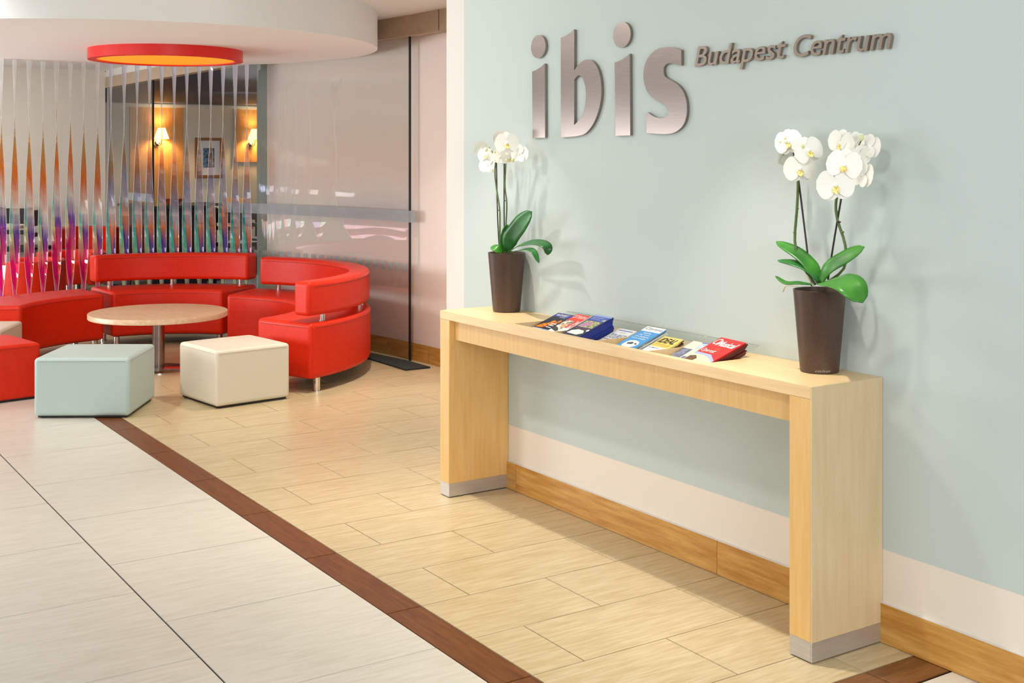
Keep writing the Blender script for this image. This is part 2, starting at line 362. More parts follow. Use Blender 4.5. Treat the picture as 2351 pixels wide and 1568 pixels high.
# daylight window far left of the lounge (seen only as a reflection in the curved glass)
w2 = empty('window_2', W(FX, .5, .9)); w2['kind'] = 'structure'
M['daylight'] = pmat('daylight', rgb(230,240,255), .5, emit=rgb(225,235,255), estr=3.0)
MB().box(W(FX+.001, .12, .62), W(FX+.006, 1.0, 1.36)).build('pane', M['daylight'], parent=w2)
for a, b in ((((.10),.60),(1.02,.63)),((.10,1.35),(1.02,1.38)),((.10,.60),(.125,1.38)),((.995,.60),(1.02,1.38)),((.55,.60),(.57,1.38))):
    MB().box(W(FX+.001, a[0], a[1]), W(FX+.012, b[0], b[1])).build('frame_bar', M['alu'], parent=w2)

# doormat along the glass track
mb = MB(); pts = [(-5.087, 2.741), (-5.5, 2.741), (-5.9, 2.741), (-6.3, 2.66)]; back = [(-6.3, 2.675), (-5.9, 2.77), (-5.6, 2.83), (-5.33, 2.868), (-5.087, 2.873)]
mb.prism([W(*p, .0004) for p in pts + back], (0, 0, .010))
tag(mb.build('floor_mat', M['mat'], loc=W(-5.5, 2.8, 0)), 'dark grey mat on floor along the base of curved glass', 'mat')

# ------------------------------------------------------------------ console table
CF, CB, CL, CR_, ZT = 1.821, 2.029, -3.165, -1.6957, .5476
ZS = .5236; LI, RI = -3.1125, -1.7562
con = empty('console_table', W((CL+CR_)/2, 1.925, 0)); tag(con, 'long pale maple console table standing against the painted wall', 'table')
RL, RR, RF, RB = -2.80, -2.025, 1.843, 1.9536
mb = MB()
for a, b in (((CL,CF),(RL,CB)), ((RR,CF),(CR_-.0035,CB)), ((RL,CF),(RR,RF)), ((RL,RB),(RR,CB))):
    mb.box(W(*a, ZS), W(*b, ZT))
mb.build('tabletop', M['maple'], parent=con)
for x0, x1 in ((CL, LI), (RI, CR_-.0035)):
    lg = MB().box(W(x0, CF, .0418), W(x1, CB, ZS-.0006)).build('leg_panel', M['maple_v'], parent=con, bevel=.001, seg=1)
    MB().box(W(x0+.0004, CF+.0004, .003), W(x1-.0004, CB, .0418)).build('plinth', M['alu'], parent=lg)
    MB().box(W(x0+.004, CF+.004, 0), W(x1-.004, CB-.004, .003)).build('foot_strip', M['black'], parent=lg)
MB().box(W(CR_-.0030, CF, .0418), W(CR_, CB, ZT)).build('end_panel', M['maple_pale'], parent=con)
MB().box(W(CR_-.0034, CF+.0004, .003), W(CR_, CB, .0416)).build('end_plinth', M['alu'], parent=con)
MB().box(W(LI+.0003, 1.8397, .465), W(RI-.0003, 1.855, ZS-.0004)).build('apron', M['maple_v'], parent=con)
# sloped tray and dividers
TH = math.radians(20.5); E2 = Vector((0, math.cos(TH), math.sin(TH))); E3 = Vector((0, -math.sin(TH), math.cos(TH))); O0 = Vector((0, 1.845, .507))
def sl(x, s, off): return (Vector((x, 0, 0)) + O0 + E2*s + E3*off) * S
mb = MB(); mb.add([sl(RL, -.002, -.008), sl(RR, -.002, -.008), sl(RR, .120, -.008), sl(RL, .120, -.008), sl(RL, -.002, -.002), sl(RR, -.002, -.002), sl(RR, .116, -.002), sl(RL, .116, -.002)],
       [(0,3,2,1),(4,5,6,7),(0,1,5,4),(1,2,6,5),(2,3,7,6),(3,0,4,7)])
mb.build('tray_board', M['maple'], parent=con)
for x in (-2.612, -2.4275, -2.2285):
    MB().prism([W(x-.0025, RF, ZT-.0002), W(x-.0025, RB, ZT-.0002), W(x-.0025, RF, .505)], W(.005, 0, 0)).build('divider', M['maple'], parent=con)

# clear acrylic rests rising behind the brochures
for lab, x0, x1 in (('long clear acrylic brochure rest behind the blue stacks', -2.79, -2.2235), ('short clear acrylic brochure rest behind the red magazines', -2.2115, -2.04)):
    r = empty('acrylic_rest', sl(x0/2+x1/2, .118, 0)); tag(r, lab, 'brochure rest')
    def sbox(a, b):
        (x0_, s0, o0), (x1_, s1, o1) = a, b
        return MB().add([sl(x0_,s0,o0), sl(x1_,s0,o0), sl(x1_,s1,o0), sl(x0_,s1,o0), sl(x0_,s0,o1), sl(x1_,s0,o1), sl(x1_,s1,o1), sl(x0_,s1,o1)], [(0,3,2,1),(4,5,6,7),(0,1,5,4),(1,2,6,5),(2,3,7,6),(3,0,4,7)])
    sbox((x0, .118, -.0018), (x1, .1825, -.0003)).build('sheet', M['acrylic'], parent=r)
    sbox((x0, .1825, -.0018), (x1, .1832, -.0003)).build('polished_edge', M['acrylic_edge'], parent=r)
    sbox((x1, .118, -.0018), (x1+.0008, .1832, -.0003)).build('polished_edge', M['acrylic_edge'], parent=r)

# ------------------------------------------------------------------ lettering helper
def text_mesh(body, size=1, shear=0, extrude=0, bold=0):
    cu = bpy.data.curves.new('t', 'FONT'); cu.body = body; cu.size = size; cu.shear = shear; cu.extrude = extrude; cu.offset = bold; cu.resolution_u = 4
    ob = bpy.data.objects.new('t', cu); COL.objects.link(ob)
    dg = bpy.context.evaluated_depsgraph_get(); dg.update()
    me = bpy.data.meshes.new_from_object(ob.evaluated_get(dg))
    bpy.data.objects.remove(ob); bpy.data.curves.remove(cu)
    vs = [v.co.copy() for v in me.vertices]; fs = [tuple(p.vertices) for p in me.polygons]
    bpy.data.meshes.remove(me); return vs, fs
def islands(vs, fs):
    # merge duplicated verts first
    key = {}; mp = []; nv = []
    for v in vs:
        k = (round(v.x, 5), round(v.y, 5), round(v.z, 5))
        if k not in key: key[k] = len(nv); nv.append(v)
        mp.append(key[k])
    fs = [tuple(mp[i] for i in f) for f in fs]; fs = [f for f in fs if len(set(f)) == len(f)]
    par = list(range(len(nv)))
    def find(a):
        while par[a] != a: par[a] = par[par[a]]; a = par[a]
        return a
    for f in fs:
        for i in f[1:]: par[find(i)] = find(f[0])
    g = {}
    for f in fs: g.setdefault(find(f[0]), []).append(f)
    out = []
    for fl_ in g.values():
        ids = sorted({i for f in fl_ for i in f}); ix = {a: n for n, a in enumerate(ids)}
        out.append(([nv[i] for i in ids], [tuple(ix[i] for i in f) for f in fl_]))
    out.sort(key=lambda q: sum(v.x for v in q[0])/len(q[0])); return out

# ------------------------------------------------------------------ brochures
def flat(name, col, rough=.35, **k):
    if name not in M: M[name] = pmat(name, col, rough, spec=.4, **k)
    return M[name]
def brochure(x0, x1, s0, s1, off, th, mat, label, group=None, rot=0, cat='brochure'):
    w_, l_ = (x1-x0)*S, (s1-s0)*S
    o = MB().box((-w_/2, 0, 0), (w_/2, l_, th*S)).build('brochure', mat, local=True)
    o.location = sl((x0+x1)/2, s0, off); o.rotation_euler = (Matrix.Rotation(TH, 3, 'X') @ Matrix.Rotation(rot, 3, 'Z')).to_euler()
    tag(o, label, cat, group); o['_w'] = w_; o['_l'] = l_; o['_t'] = th*S; return o
def patch(o, u0, u1, v0, v1, mat, name='printed_panel', lift=1):
    w_, l_, t_ = o['_w'], o['_l'], o['_t']
    return MB().box((-w_/2+u0*w_, v0*l_, t_), (-w_/2+u1*w_, v1*l_, t_+.00012*lift)).build(name, mat, parent=o, local=True)
def shape(o, pts, mat, name='printed_panel', lift=1):
    w_, l_, t_ = o['_w'], o['_l'], o['_t']
    return MB().prism([(-w_/2+u*w_, v*l_, t_) for u, v in pts], (0, 0, .00012*lift)).build(name, mat, parent=o, local=True)
def title(o, body, u0, u1, v0, v1, mat, shear=0, bold=.0, lift=3):
    vs, fs = text_mesh(body, 1, shear, 0, bold); w_, l_, t_ = o['_w'], o['_l'], o['_t']
    ax, bx = min(v.x for v in vs), max(v.x for v in vs); ay, by = min(v.y for v in vs), max(v.y for v in vs)
    mb = MB(); mb.add([(-w_/2+(u0+(v.x-ax)/(bx-ax)*(u1-u0))*w_, (v0+(v.y-ay)/(by-ay)*(v1-v0))*l_, t_+.00012*lift) for v in vs], fs)
    return mb.build('printed_title', mat, parent=o, local=True)
NTH = ['first', 'second', 'third', 'fourth', 'fifth', 'sixth', 'seventh', 'eighth', 'ninth', 'tenth']
def stack(n, x0, x1, s0, s1, base, th, mats, label, group, rot=0, jit=.002):
    top = None
    for i in range(n):
        off = base + i*th; sh = off*.374
        j = random.uniform(-jit, jit) if i < n-1 else 0
        m = mats[0] if i < n-1 else mats[1]
        lab = f'{label}, {NTH[n-1-i]} from the top'
        top = brochure(x0+j, x1+j, s0+sh+j, s1+sh+j, off, th*.93, m, lab, group, rot + (random.uniform(-.01, .01) if i < n-1 else 0))
    return top
white = flat('print_white', rgb(240,240,238)); navy = flat('print_navy', rgb(24,30,84)); blue = flat('print_blue', rgb(40,70,170)); black_p = flat('print_black', rgb(16,16,16))
paper = flat('print_paper', rgb(222,220,212))
# night-view guide
b = brochure(-2.797, -2.723, .004, .158, 0, .005, flat('cover_blue', rgb(26,40,120)), 'thin dark blue city guide with orange night photo, leftmost on console')
patch(b, 0, 1, .86, 1, flat('cover_blue2', rgb(34,52,140))); patch(b, 0, 1, .40, .86, flat('night_photo', rgb(18,22,60), col2=rgb(30,26,30), nscale=40))
shape(b, [(.0,.42),(.5,.44),(.62,.50),(.85,.62),(.95,.74),(.8,.78),(.72,.70),(.5,.74),(.42,.62),(.2,.58)], flat('night_glow', rgb(250,150,40), col2=rgb(120,50,16), nscale=90, lo=.4, hi=.62), lift=2)
patch(b, 0, 1, 0, .40, flat('cover_lightblue', rgb(120,160,220))); title(b, 'BUDAPEST', .12, .82, .90, .97, white, bold=.02); title(b, 'guide', .5, .8, .84, .88, white)
for v in (.60, .54, .47): patch(b, .62, .92, v, v+.02, white, 'printed_line', 3)
title(b, 'BUDAPEST', .08, .62, .35, .40, white)
# red and white tour magazine
b = brochure(-2.716, -2.652, .004, .166, 0, .007, white, 'red and white tour magazine beside the dark blue guide')
patch(b, 0, .97, .52, 1, flat('cover_red', rgb(226,52,28))); title(b, 'CITYRAMA', .05, .92, .86, .96, white)
patch(b, .0, .6, .44, .76, flat('photo_grey', rgb(120,110,90), col2=rgb(226,220,206), nscale=70, lo=.45, hi=.55), lift=2); patch(b, .25, .5, .52, .64, flat('photo_orange', rgb(220,110,60), col2=rgb(240,200,160), nscale=120), lift=3)
shape(b, [(.0,.42),(.45,.36),(.55,.40),(.3,.48),(.0,.52)], flat('photo_dark', rgb(60,52,44)), lift=3)
title(b, '24', .74, .94, .64, .78, white, bold=.02); title(b, '36', .72, .94, .48, .62, white, bold=.02)
shape(b, [(.62,.28),(.82,.26),(.86,.32),(.68,.34)], black_p, lift=2)
# tall stack of map brochures
b = stack(8, -2.586, -2.512, .004, .128, 0, .0042, (flat('stack_blue', rgb(30,48,130)), flat('cover_map', rgb(34,40,110))), 'blue map brochure in the tall left-hand stack', 'blue map brochures in one stack')
b['label'] = 'topmost blue map brochure with coloured city plan, tall left-hand stack'; del b['group']
patch(b, 0, 1, .93, 1, flat('cover_paleblue', rgb(150,176,226))); patch(b, .04, .96, .74, .92, flat('cover_midblue', rgb(60,90,180))); patch(b, .76, .94, .76, .84, flat('emblem', rgb(230,230,230), col2=rgb(30,30,40), nscale=200), lift=2)
title(b, 'BUDAPEST', .1, .7, .86, .89, white); title(b, 'sightseeing', .1, .62, .79, .82, white)
patch(b, .08, .92, .42, .72, flat('city_plan', rgb(70,130,80), col2=rgb(226,196,150), nscale=150, lo=.45, hi=.55), lift=2)
shape(b, [(.08,.46),(.4,.44),(.62,.54),(.5,.68),(.3,.66),(.16,.58)], flat('city_plan2', rgb(226,90,60), col2=rgb(150,160,220), nscale=170, lo=.45, hi=.55), lift=3)
patch(b, 0, 1, 0, .40, flat('cover_deep', rgb(20,22,60))); title(b, 'hop on hop off', .1, .92, .34, .38, flat('print_pink', rgb(230,120,120))); shape(b, [(.1,.12),(.7,.10),(.9,.2),(.75,.3),(.4,.32),(.15,.24)], flat('bus_white', rgb(226,232,228)), lift=2)
shape(b, [(.84,.30),(.9,.28),(.97,.30),(.97,.35),(.9,.37),(.84,.35)], white, lift=2)
# white leaflet
b = brochure(-2.503, -2.433, .004, .142, 0, .0025, white, 'white leaflet with violet lettering between the two blue stacks')
patch(b, .1, .92, .92, .95, flat('print_violet', rgb(120,120,190))); title(b, 'TOURIST', .1, .95, .62, .78, flat('print_violet2', rgb(70,66,150)), shear=.2); patch(b, .05, .5, .56, .58, flat('print_violet3', rgb(110,50,140)))
title(b, 'card', .35, .65, .84, .89, flat('print_grey', rgb(190,190,190)))
# light-blue coach-tour stack
b = stack(9, -2.389, -2.317, .004, .142, 0, .0022, (flat('stack_pale', rgb(196,198,188), col2=rgb(58,92,140), nscale=5, lo=.45, hi=.55), flat('cover_sky', rgb(74,154,216))), 'pale-edged coach tour brochure in the middle stack', 'light blue coach tour brochures in one stack')
b['label'] = 'topmost light blue coach tour brochure with white bus picture'; del b['group']
patch(b, 0, 1, .82, 1, white); title(b, 'Cityrama', .08, .95, .86, .97, flat('print_steel', rgb(60,90,150)), shear=.15)
for v, s_, u0, u1 in ((.73,'Quality',.28,.72), (.66,'City Tours',.2,.75), (.59,'all in Budapest',.15,.85), (.52,'and in Hungary',.12,.85)): title(b, s_, u0, u1, v, v+.05, white, bold=.02)
shape(b, [(.2,.26),(.32,.20),(.6,.19),(.82,.26),(.88,.36),(.76,.44),(.5,.47),(.28,.44),(.2,.36)], white, 'bus_picture', 2); shape(b, [(.3,.36),(.5,.40),(.62,.37),(.58,.32),(.36,.31)], flat('bus_glass', rgb(60,70,70)), 'bus_picture', 3); shape(b, [(.66,.38),(.78,.37),(.82,.33),(.7,.33)], flat('bus_glass', rgb(60,70,70)), 'bus_picture', 3)
title(b, 'CITYRAMA.HU', .08, .8, .04, .09, white, bold=.02)
# yellow city tour stack
b = stack(5, -2.304, -2.236, .004, .124, 0, .0026, (flat('stack_yellow', rgb(70,56,36), col2=rgb(220,200,140), nscale=8, lo=.45, hi=.55), flat('cover_yellow', rgb(240,210,110))), 'dark-edged city tour brochure under the yellow one', 'yellow city tour brochures in one stack')
b['label'] = 'yellow city tour brochure with bold black title, top of its stack'; del b['group']
title(b, 'IDEAL', .06, .92, .74, .94, black_p, shear=.25, bold=.03); title(b, 'CITYTOUR', .06, .9, .60, .70, flat('print_ochre', rgb(190,150,50)), shear=.2)
patch(b, 0, 1, 0, .56, white); title(b, 'Budapest', .05, .6, .48, .54, flat('print_violet4', rgb(90,80,170)), shear=.3)
# white leaflet with photo squares
b = brochure(-2.2215, -2.150, .004, .146, 0, .003, flat('cover_cream', rgb(228,220,204)), 'pale leaflet with small square photos beside the red magazines')
patch(b, .5, 1, .78, .97, flat('photo_pale', rgb(170,190,210), col2=rgb(210,220,226), nscale=60)); patch(b, .45, 1, .97, 1, flat('print_violet', rgb(120,120,190)))
patch(b, 0, .5, .40, .74, flat('photo_sky', rgb(150,160,186), col2=rgb(90,80,96), nscale=50)); patch(b, .3, .8, .06, .36, flat('photo_hotel', rgb(190,150,100), col2=rgb(90,70,60), nscale=80, lo=.45, hi=.55)); patch(b, .55, 1, .30, .5, flat('photo_roof', rgb(120,130,170), col2=rgb(80,70,60), nscale=60)); patch(b, .0, .3, .1, .38, flat('photo_street', rgb(210,200,190), col2=rgb(120,110,110), nscale=90))
# red show magazines
b = stack(8, -2.126, -2.040, .004, .136, 0, .0033, (flat('stack_red', rgb(110,34,30), col2=rgb(60,24,24), nscale=8), flat('cover_crimson', rgb(196,36,34))), 'dark red edged show magazine under the topmost one', 'red show magazines in one stack', rot=-.06, jit=.003)
b['label'] = 'red show magazine with white swirling title, top of rightmost stack'; del b['group']
title(b, 'Musical', .22, .95, .72, .9, white, shear=.3, bold=.02); title(b, 'O', .04, .24, .74, .95, white, shear=.2); title(b, 'Operett', .05, .6, .44, .58, white, shear=.3)
shape(b, [(.36,.44),(.6,.46),(.7,.6),(.56,.68),(.4,.6)], flat('dancer', rgb(226,60,30), col2=rgb(90,50,40), nscale=60), lift=2)
shape(b, [(.0,.0),(.98,.0),(.98,.2),(.7,.3),(.4,.36),(.0,.34)], flat('photo_cream', rgb(226,206,176)), lift=2); shape(b, [(.0,.34),(.4,.36),(.7,.3),(.98,.2),(.98,.26),(.6,.42),(.0,.42)], flat('photo_lilac', rgb(160,170,210)), lift=1)
shape(b, [(.02,.02),(.3,.06),(.36,.22),(.2,.3),(.02,.26)], flat('photo_brown', rgb(120,84,50), col2=rgb(50,36,30), nscale=70), lift=3)

# ------------------------------------------------------------------ wall lettering
i1 = [(-4.1302,1.7444),(-4.102,1.7481),(-4.0692,1.7576),(-4.0397,1.7712),(-4.038,1.4727),(-4.126,1.4726)]
bo = [(-3.9292,1.8655),(-3.8995,1.869),(-3.8689,1.8778),(-3.8403,1.8906),(-3.8403,1.7314),(-3.8223,1.7448),(-3.8006,1.7579),(-3.7791,1.7671),(-3.7577,1.7688),(-3.7313,1.7639),(-3.7103,1.752),(-3.6895,1.7302),(-3.6765,1.7043),(-3.6688,1.6725),(-3.6662,1.6441),(-3.6698,1.6129),(-3.6791,1.5818),(-3.6947,1.5508),(-3.7155,1.523),(-3.7418,1.4997),(-3.7684,1.4843),(-3.7952,1.4783),(-3.8386,1.4751),(-3.8827,1.4732),(-3.9292,1.4719)]
bi = [(-3.8403,1.6942),(-3.8277,1.7048),(-3.8114,1.7113),(-3.7952,1.7078),(-3.7818,1.6943),(-3.7711,1.6745),(-3.7647,1.6518),(-3.7631,1.6262),(-3.7673,1.5977),(-3.7764,1.5724),(-3.7898,1.5504),(-3.8114,1.5349),(-3.8403,1.5195)]
i2 = [(-3.5861,1.7455),(-3.5628,1.7486),(-3.5381,1.7546),(-3.5161,1.7623),(-3.4972,1.7716),(-3.4943,1.4736),(-3.5816,1.4734)]
sp = [(-3.2139,1.7637),(-3.237,1.7712),(-3.2589,1.7763),(-3.2856,1.7798),(-3.3169,1.7807),(-3.3442,1.7769),(-3.3694,1.7669),(-3.3925,1.7507),(-3.4088,1.7309),(-3.4172,1.7075),(-3.4191,1.6806),(-3.4144,1.6594),(-3.4051,1.638),(-3.3902,1.6209),(-3.3671,1.6051),(-3.3305,1.5903),(-3.3034,1.5805),(-3.2878,1.5697),(-3.2802,1.5563),(-3.282,1.5447),(-3.29,1.5362),(-3.3034,1.5316),(-3.326,1.5313),(-3.3533,1.5356),(-3.3763,1.5446),(-3.3902,1.5524),(-3.4018,1.5552),(-3.4009,1.4811),(-3.3671,1.4784),(-3.3305,1.476),(-3.29,1.4748),(-3.2589,1.4772),(-3.2326,1.4854),(-3.2109,1.4979),(-3.1958,1.5148),(-3.1872,1.5361),(-3.1842,1.5589),(-3.1872,1.5848),(-3.1958,1.6081),(-3.2109,1.6288),(-3.2326,1.6458),(-3.2589,1.6587),(-3.2856,1.6689),(-3.3034,1.6801),(-3.3088,1.6951),(-3.307,1.7096),(-3.2967,1.7192),(-3.2789,1.723),(-3.2589,1.7212),(-3.237,1.7163),(-3.2139,1.7105)]
LY0, LY1 = 2.0205*S, 2.0285*S
def smooth_loop(pts, keep=32):
    # round soft corners of a traced outline with one Chaikin pass, keeping the sharp ones
    out = []; n = len(pts)
    for i in range(n):
        a, p, c = Vector(pts[i-1]), Vector(pts[i]), Vector(pts[(i+1) % n])
        ang = math.degrees((p-a).angle(c-p)) if (p-a).length > 1e-6 and (c-p).length > 1e-6 else 0
        if ang > keep: out.append(tuple(p))
        else: out += [tuple(p*.75 + a*.25), tuple(p*.75 + c*.25)]
    return out
def plate(name, loops, parent, mat):
    bm = bmesh.new(); es = []
    for lp in loops:
        vs = [bm.verts.new((x, LY0, z)) for x, z in lp]
        es += [bm.edges.new((vs[i], vs[(i+1) % len(vs)])) for i in range(len(vs))]
    bmesh.ops.triangle_fill(bm, use_beauty=True, use_dissolve=True, edges=es)
    r = bmesh.ops.extrude_face_region(bm, geom=bm.faces[:])
    bmesh.ops.translate(bm, vec=(0, LY1-LY0, 0), verts=[v for v in r['geom'] if isinstance(v, bmesh.types.BMVert)])
    off = root_of(parent).location
    bmesh.ops.translate(bm, vec=-off, verts=bm.verts); bmesh.ops.recalc_face_normals(bm, faces=bm.faces)
    me = bpy.data.meshes.new(name); bm.to_mesh(me); bm.free(); me.materials.append(mat)
    me.shade_smooth(); me.set_sharp_from_angle(angle=math.radians(28))
    o = bpy.data.objects.new(name, me); COL.objects.link(o); o.parent = parent; return o
def circ(cx, cz, r, rz, n=40): return [(cx + r*math.cos(2*PI*k/n), cz + rz*math.sin(2*PI*k/n)) for k in range(n)]
def letter(lab, x, z): e = empty('sign_letter', (x, LY1, z)); return tag(e, lab, 'sign letter', 'large steel letters on the wall')
e = letter('large brushed steel letter i, leftmost on the wall', -4.083, 1.4726); plate('stem', [i1], e, M['steel']); plate('dot', [circ(-4.0864, 1.8424, .0515, .0465)], e, M['steel'])
e = letter('large brushed steel letter b on the wall', -3.80, 1.472); plate('letter_plate', [smooth_loop(bo), smooth_loop(bi)], e, M['steel'])
e = letter('large brushed steel letter i between the b and the s', -3.54, 1.4734); plate('stem', [i2], e, M['steel']); plate('dot', [circ(-3.5435, 1.8445, .0515, .0465)], e, M['steel'])
e = letter('large brushed steel letter s on the wall', -3.30, 1.475); plate('letter_plate', [smooth_loop(sp)], e, M['steel'])
def word(body, x0, x1, z0, hcap, labels, capref):
    vs, fs = text_mesh(body, 1, .24, .5, .006)
    cv, _ = text_mesh(capref, 1, .24, .5, .006); cb, ct = min(v.y for v in cv), max(v.y for v in cv)
    ax, bx = min(v.x for v in vs), max(v.x for v in vs)
    isl = islands(vs, fs)
    for (iv, fc), lab in zip(isl, labels):
        P = [Vector((x0 + (v.x-ax)/(bx-ax)*(x1-x0), LY0 + (.5 - v.z)*(LY1-LY0), z0 + (v.y-cb)/(ct-cb)*hcap)) for v in iv]
        loc = (sum(p.x for p in P)/len(P), LY1, min(p.z for p in P))
        o = MB().add(P, fc).build('sign_letter', M['steel_matt'], loc=loc, smooth=30)
        tag(o, lab, 'sign letter', 'small slanted letters on the wall')
def lb(c, where): return f'small slanted metal letter {c}, {where}'
word('Budapest', -3.1462, -2.7245, 1.7024, .067, ['small slanted metal capital B starting the first word'] + [lb(c, w_) for c, w_ in (('u','second in the first word'),('d','in the first word'),('a','in the first word'),('p','with its tail below the line'),('e','in the first word'),('s','in the first word'),('t','ending the first word'))], 'B')
word('Centrum', -2.6915, -2.3165, 1.7022, .067, ['small slanted metal capital C starting the second word'] + [lb(c, w_) for c, w_ in (('e','second in the second word'),('n','in the second word'),('t','in the second word'),('r','in the second word'),('u','in the second word'),('m','ending the second word'))], 'E')

# ------------------------------------------------------------------ orchids
def bez(pts, n=14):                         # Catmull-Rom through points
    P = [pts[0]*2 - pts[1]] + list(pts) + [pts[-1]*2 - pts[-2]]; out = []; m = len(pts) - 1
    for i in range(n + 1):
        t = i/n*m; k = min(int(t), m-1); u = t - k; a, b, c, d = P[k:k+4]
        out.append(.5*((2*b) + (c-a)*u + (2*a-5*b+4*c-d)*u*u + (3*b-a-3*c+d)*u**3))
    return out
def leaf(parent, pts, width, mat, face=(0, .8, .5), fold=.22, blunt=.75):
    sp_ = bez(pts, 16); n = len(sp_); face = vb(pts[0], face); rows = []
    for i, p in enumerate(sp_):
        t = i/(n-1); tan = (sp_[min(i+1, n-1)] - sp_[max(i-1, 0)]).normalized()
        side = tan.cross(face); side = side.normalized() if side.length > 1e-4 else Vector((1,0,0)); nm = side.cross(tan).normalized()
        w_ = width*(.30 + .70*min(1, t/.35))*(max(0, 1 - max(0, (t-.6)/.4)**2.2))**.6 + .0006
        rows.append([p + side*(w_*k) + nm*(-abs(k)*abs(k)*w_*fold*-1) for k in (-.5, -.28, 0, .28, .5)])
    return MB().grid(rows).build('leaf', mat, parent=parent, smooth=60, solid=.0022)
def petal_rows(L, Wd, cup, base=.25, n=7):
    rows = []
    for i in range(n):
        t = i/(n-1); w_ = Wd*(base*(1-t) + math.sin(PI*min(1, t*.92+.04))**.62*(.35+.65*t**.4)); w_ = max(w_, .02*Wd)
        rows.append([(L*t, w_*k, -cup*L*(t**2) + cup*.8*Wd*abs(k)**2) for k in (-.5, -.27, 0, .27, .5)])
    return rows
def vb(p, v):                               # (right, towards the viewer's side, up) at a plant
    f = Vector((p.x, p.y, 0)).normalized(); r = Vector((f.y, -f.x, 0)); return (r*v[0] - f*v[1] + Vector((0,0,1))*v[2]).normalized()
def flower(parent, c, nrm, size, roll=0):
    nrm = vb(c, nrm); up = Vector((0,0,1)); xr = up.cross(nrm).normalized(); yu = nrm.cross(xr)
    def tp(p, a): 
        q = Vector((p[0]*math.cos(a) - p[1]*math.sin(a), p[0]*math.sin(a) + p[1]*math.cos(a), p[2])); return c + xr*q.x + yu*q.y + nrm*q.z
    core = MB().ball(c + nrm*.002, size*.085, 8, 6).build('flower', M['petal'], parent=parent, smooth=80)
    for a, L, Wd, cup, z in ((PI/2, .50, .46, .10, 0), (PI*1.5 - .62, .47, .42, .10, 0), (PI*1.5 + .62, .47, .42, .10, 0), (.12, .53, .80, .06, .004), (PI - .12, .53, .80, .06, .004)):
        mb = MB(); rows = [[tp((p[0], p[1], p[2] + z), a + roll) for p in r] for r in petal_rows(L*size, Wd*size, cup, .25 if Wd < .5 else .35)]
        mb.grid(rows).build('petal', M['petal'], parent=core, smooth=80)
    mb = MB(); lp = [[tp((p[0], p[1], .004 + p[2]*-1 + .25*p[0]), -PI/2 + roll) for p in r] for r in petal_rows(.24*size, .20*size, .3, .4, 5)]
    mb.grid(lp); mb.ball(tp((size*.05, 0, .004), -PI/2 + roll), size*.042, 8, 6)
    for s_ in (-1, 1): mb.ball(tp((size*.07, s_*size*.055, .003), -PI/2 + roll), size*.034, 6, 5)
    mb.build('lip', M['lip'], parent=core, smooth=80)
    return core
def bud(parent, c, r, d=(0,0,1)):
    return MB().ball(c, r, 10, 8, (.85, .85, 1.15)).build('bud', M['bud'], parent=parent, smooth=80)
def pot(c, label):
    e = empty('plant_pot', c); tag(e, label, 'plant pot', 'brown plant pots on the console')
    r0, r1, h = .0407*S, .0553*S, .1745*S
    MB().lathe([(r0-.005, 0), (r0-.0012, .0016), (r0, .006), (r1-.0006, h-.004), (r1, h-.001), (r1-.0015, h), (r1-.005, h-.001), (r1-.009, h-.02), (r0, .02)], c, 56).build('pot_body', M['pot'], parent=e, smooth=50)
    MB().lathe([(r1-.0085, h-.022), (r1*.6, h-.014), (.001, h-.010)], c, 24).build('soil', M['soil'], parent=e, smooth=60)
    return e, r0, r1, h
pcL = cw((1163-1175.5)/FPX*3.62, 3.62, ZT); pcR = cw((1881.5-1175.5)/FPX*2.60, 2.60, ZT)
pL, r0, r1, ph = pot(pcL, 'brown tapered pot with thin-stemmed orchid, nearer the wall corner')
pR, _, _, _ = pot(pcR, 'brown tapered pot with white script signature, right end of console')
# signature on the front of the right pot
vs, fs = text_mesh('Lechuza', 1, .7, 0, -.02); ax, bx = min(v.x for v in vs), max(v.x for v in vs); ay, by = min(v.y for v in vs), max(v.y for v in vs)
va = math.atan2(-pcR.y, -pcR.x); mb = MB(); P = []
for v in vs:
    u, t = (v.x-ax)/(bx-ax), (v.y-ay)/(by-ay); z = .0075 + t*.0058; rr = r0 + (r1-r0)*(z/ph) + .0004; a = va - .22 + u*.78
    P.append(pcR + Vector((rr*math.cos(a), rr*math.sin(a), z)))
M['sig'] = pmat('sig', rgb(226,224,220), .4)
mb.add(P, fs).build('signature', M['sig'], parent=pR)

def cr(x, y, Y): return at(1740 + x/2.6125, 280 + y/2.6125, Y)
def cl(x, y, Y): return at(1060 + x/3.267, 280 + y/3.267, Y)
yR = pcR.y/S; yL = pcL.y/S
# right orchid
e = empty('orchid', pcR + Vector((0,0,ph-.012))); tag(e, 'orchid with two full clusters of large white blooms, right pot', 'orchid', 'white orchids on the console')
leaf(e, [cr(372,972,yR-.005), cr(330,880,yR-.012), cr(240,790,yR-.015), cr(108,717,yR-.02)], .046, M['leaf'], face=(.25,.7,.6), fold=.25)
leaf(e, [cr(365,965,yR-.01), cr(310,890,yR-.02), cr(220,850,yR-.03), cr(118,830,yR-.04)], .036, M['leaf_dark'], face=(.2,.5,.9))
leaf(e, [cr(330,975,yR-.03), cr(240,966,yR-.05), cr(165,965,yR-.06), cr(104,924,yR-.065)], .016, M['leaf'], face=(0,.5,.9))
leaf(e, [cr(375,968,yR-.012), cr(420,880,yR-.02), cr(520,815,yR-.02), cr(640,748,yR-.012)], .046, M['leaf'], face=(-.3,.75,.5))
leaf(e, [cr(378,968,yR-.025), cr(450,955,yR-.06), cr(550,980,yR-.085), cr(630,1085,yR-.09)], .086, M['leaf'], face=(.1,.75,.6), blunt=.9)
def stem(e, pts, r, mat, name, n=24): return MB().tube(bez(pts, n), r, 8).build(name, mat, parent=e, smooth=60)
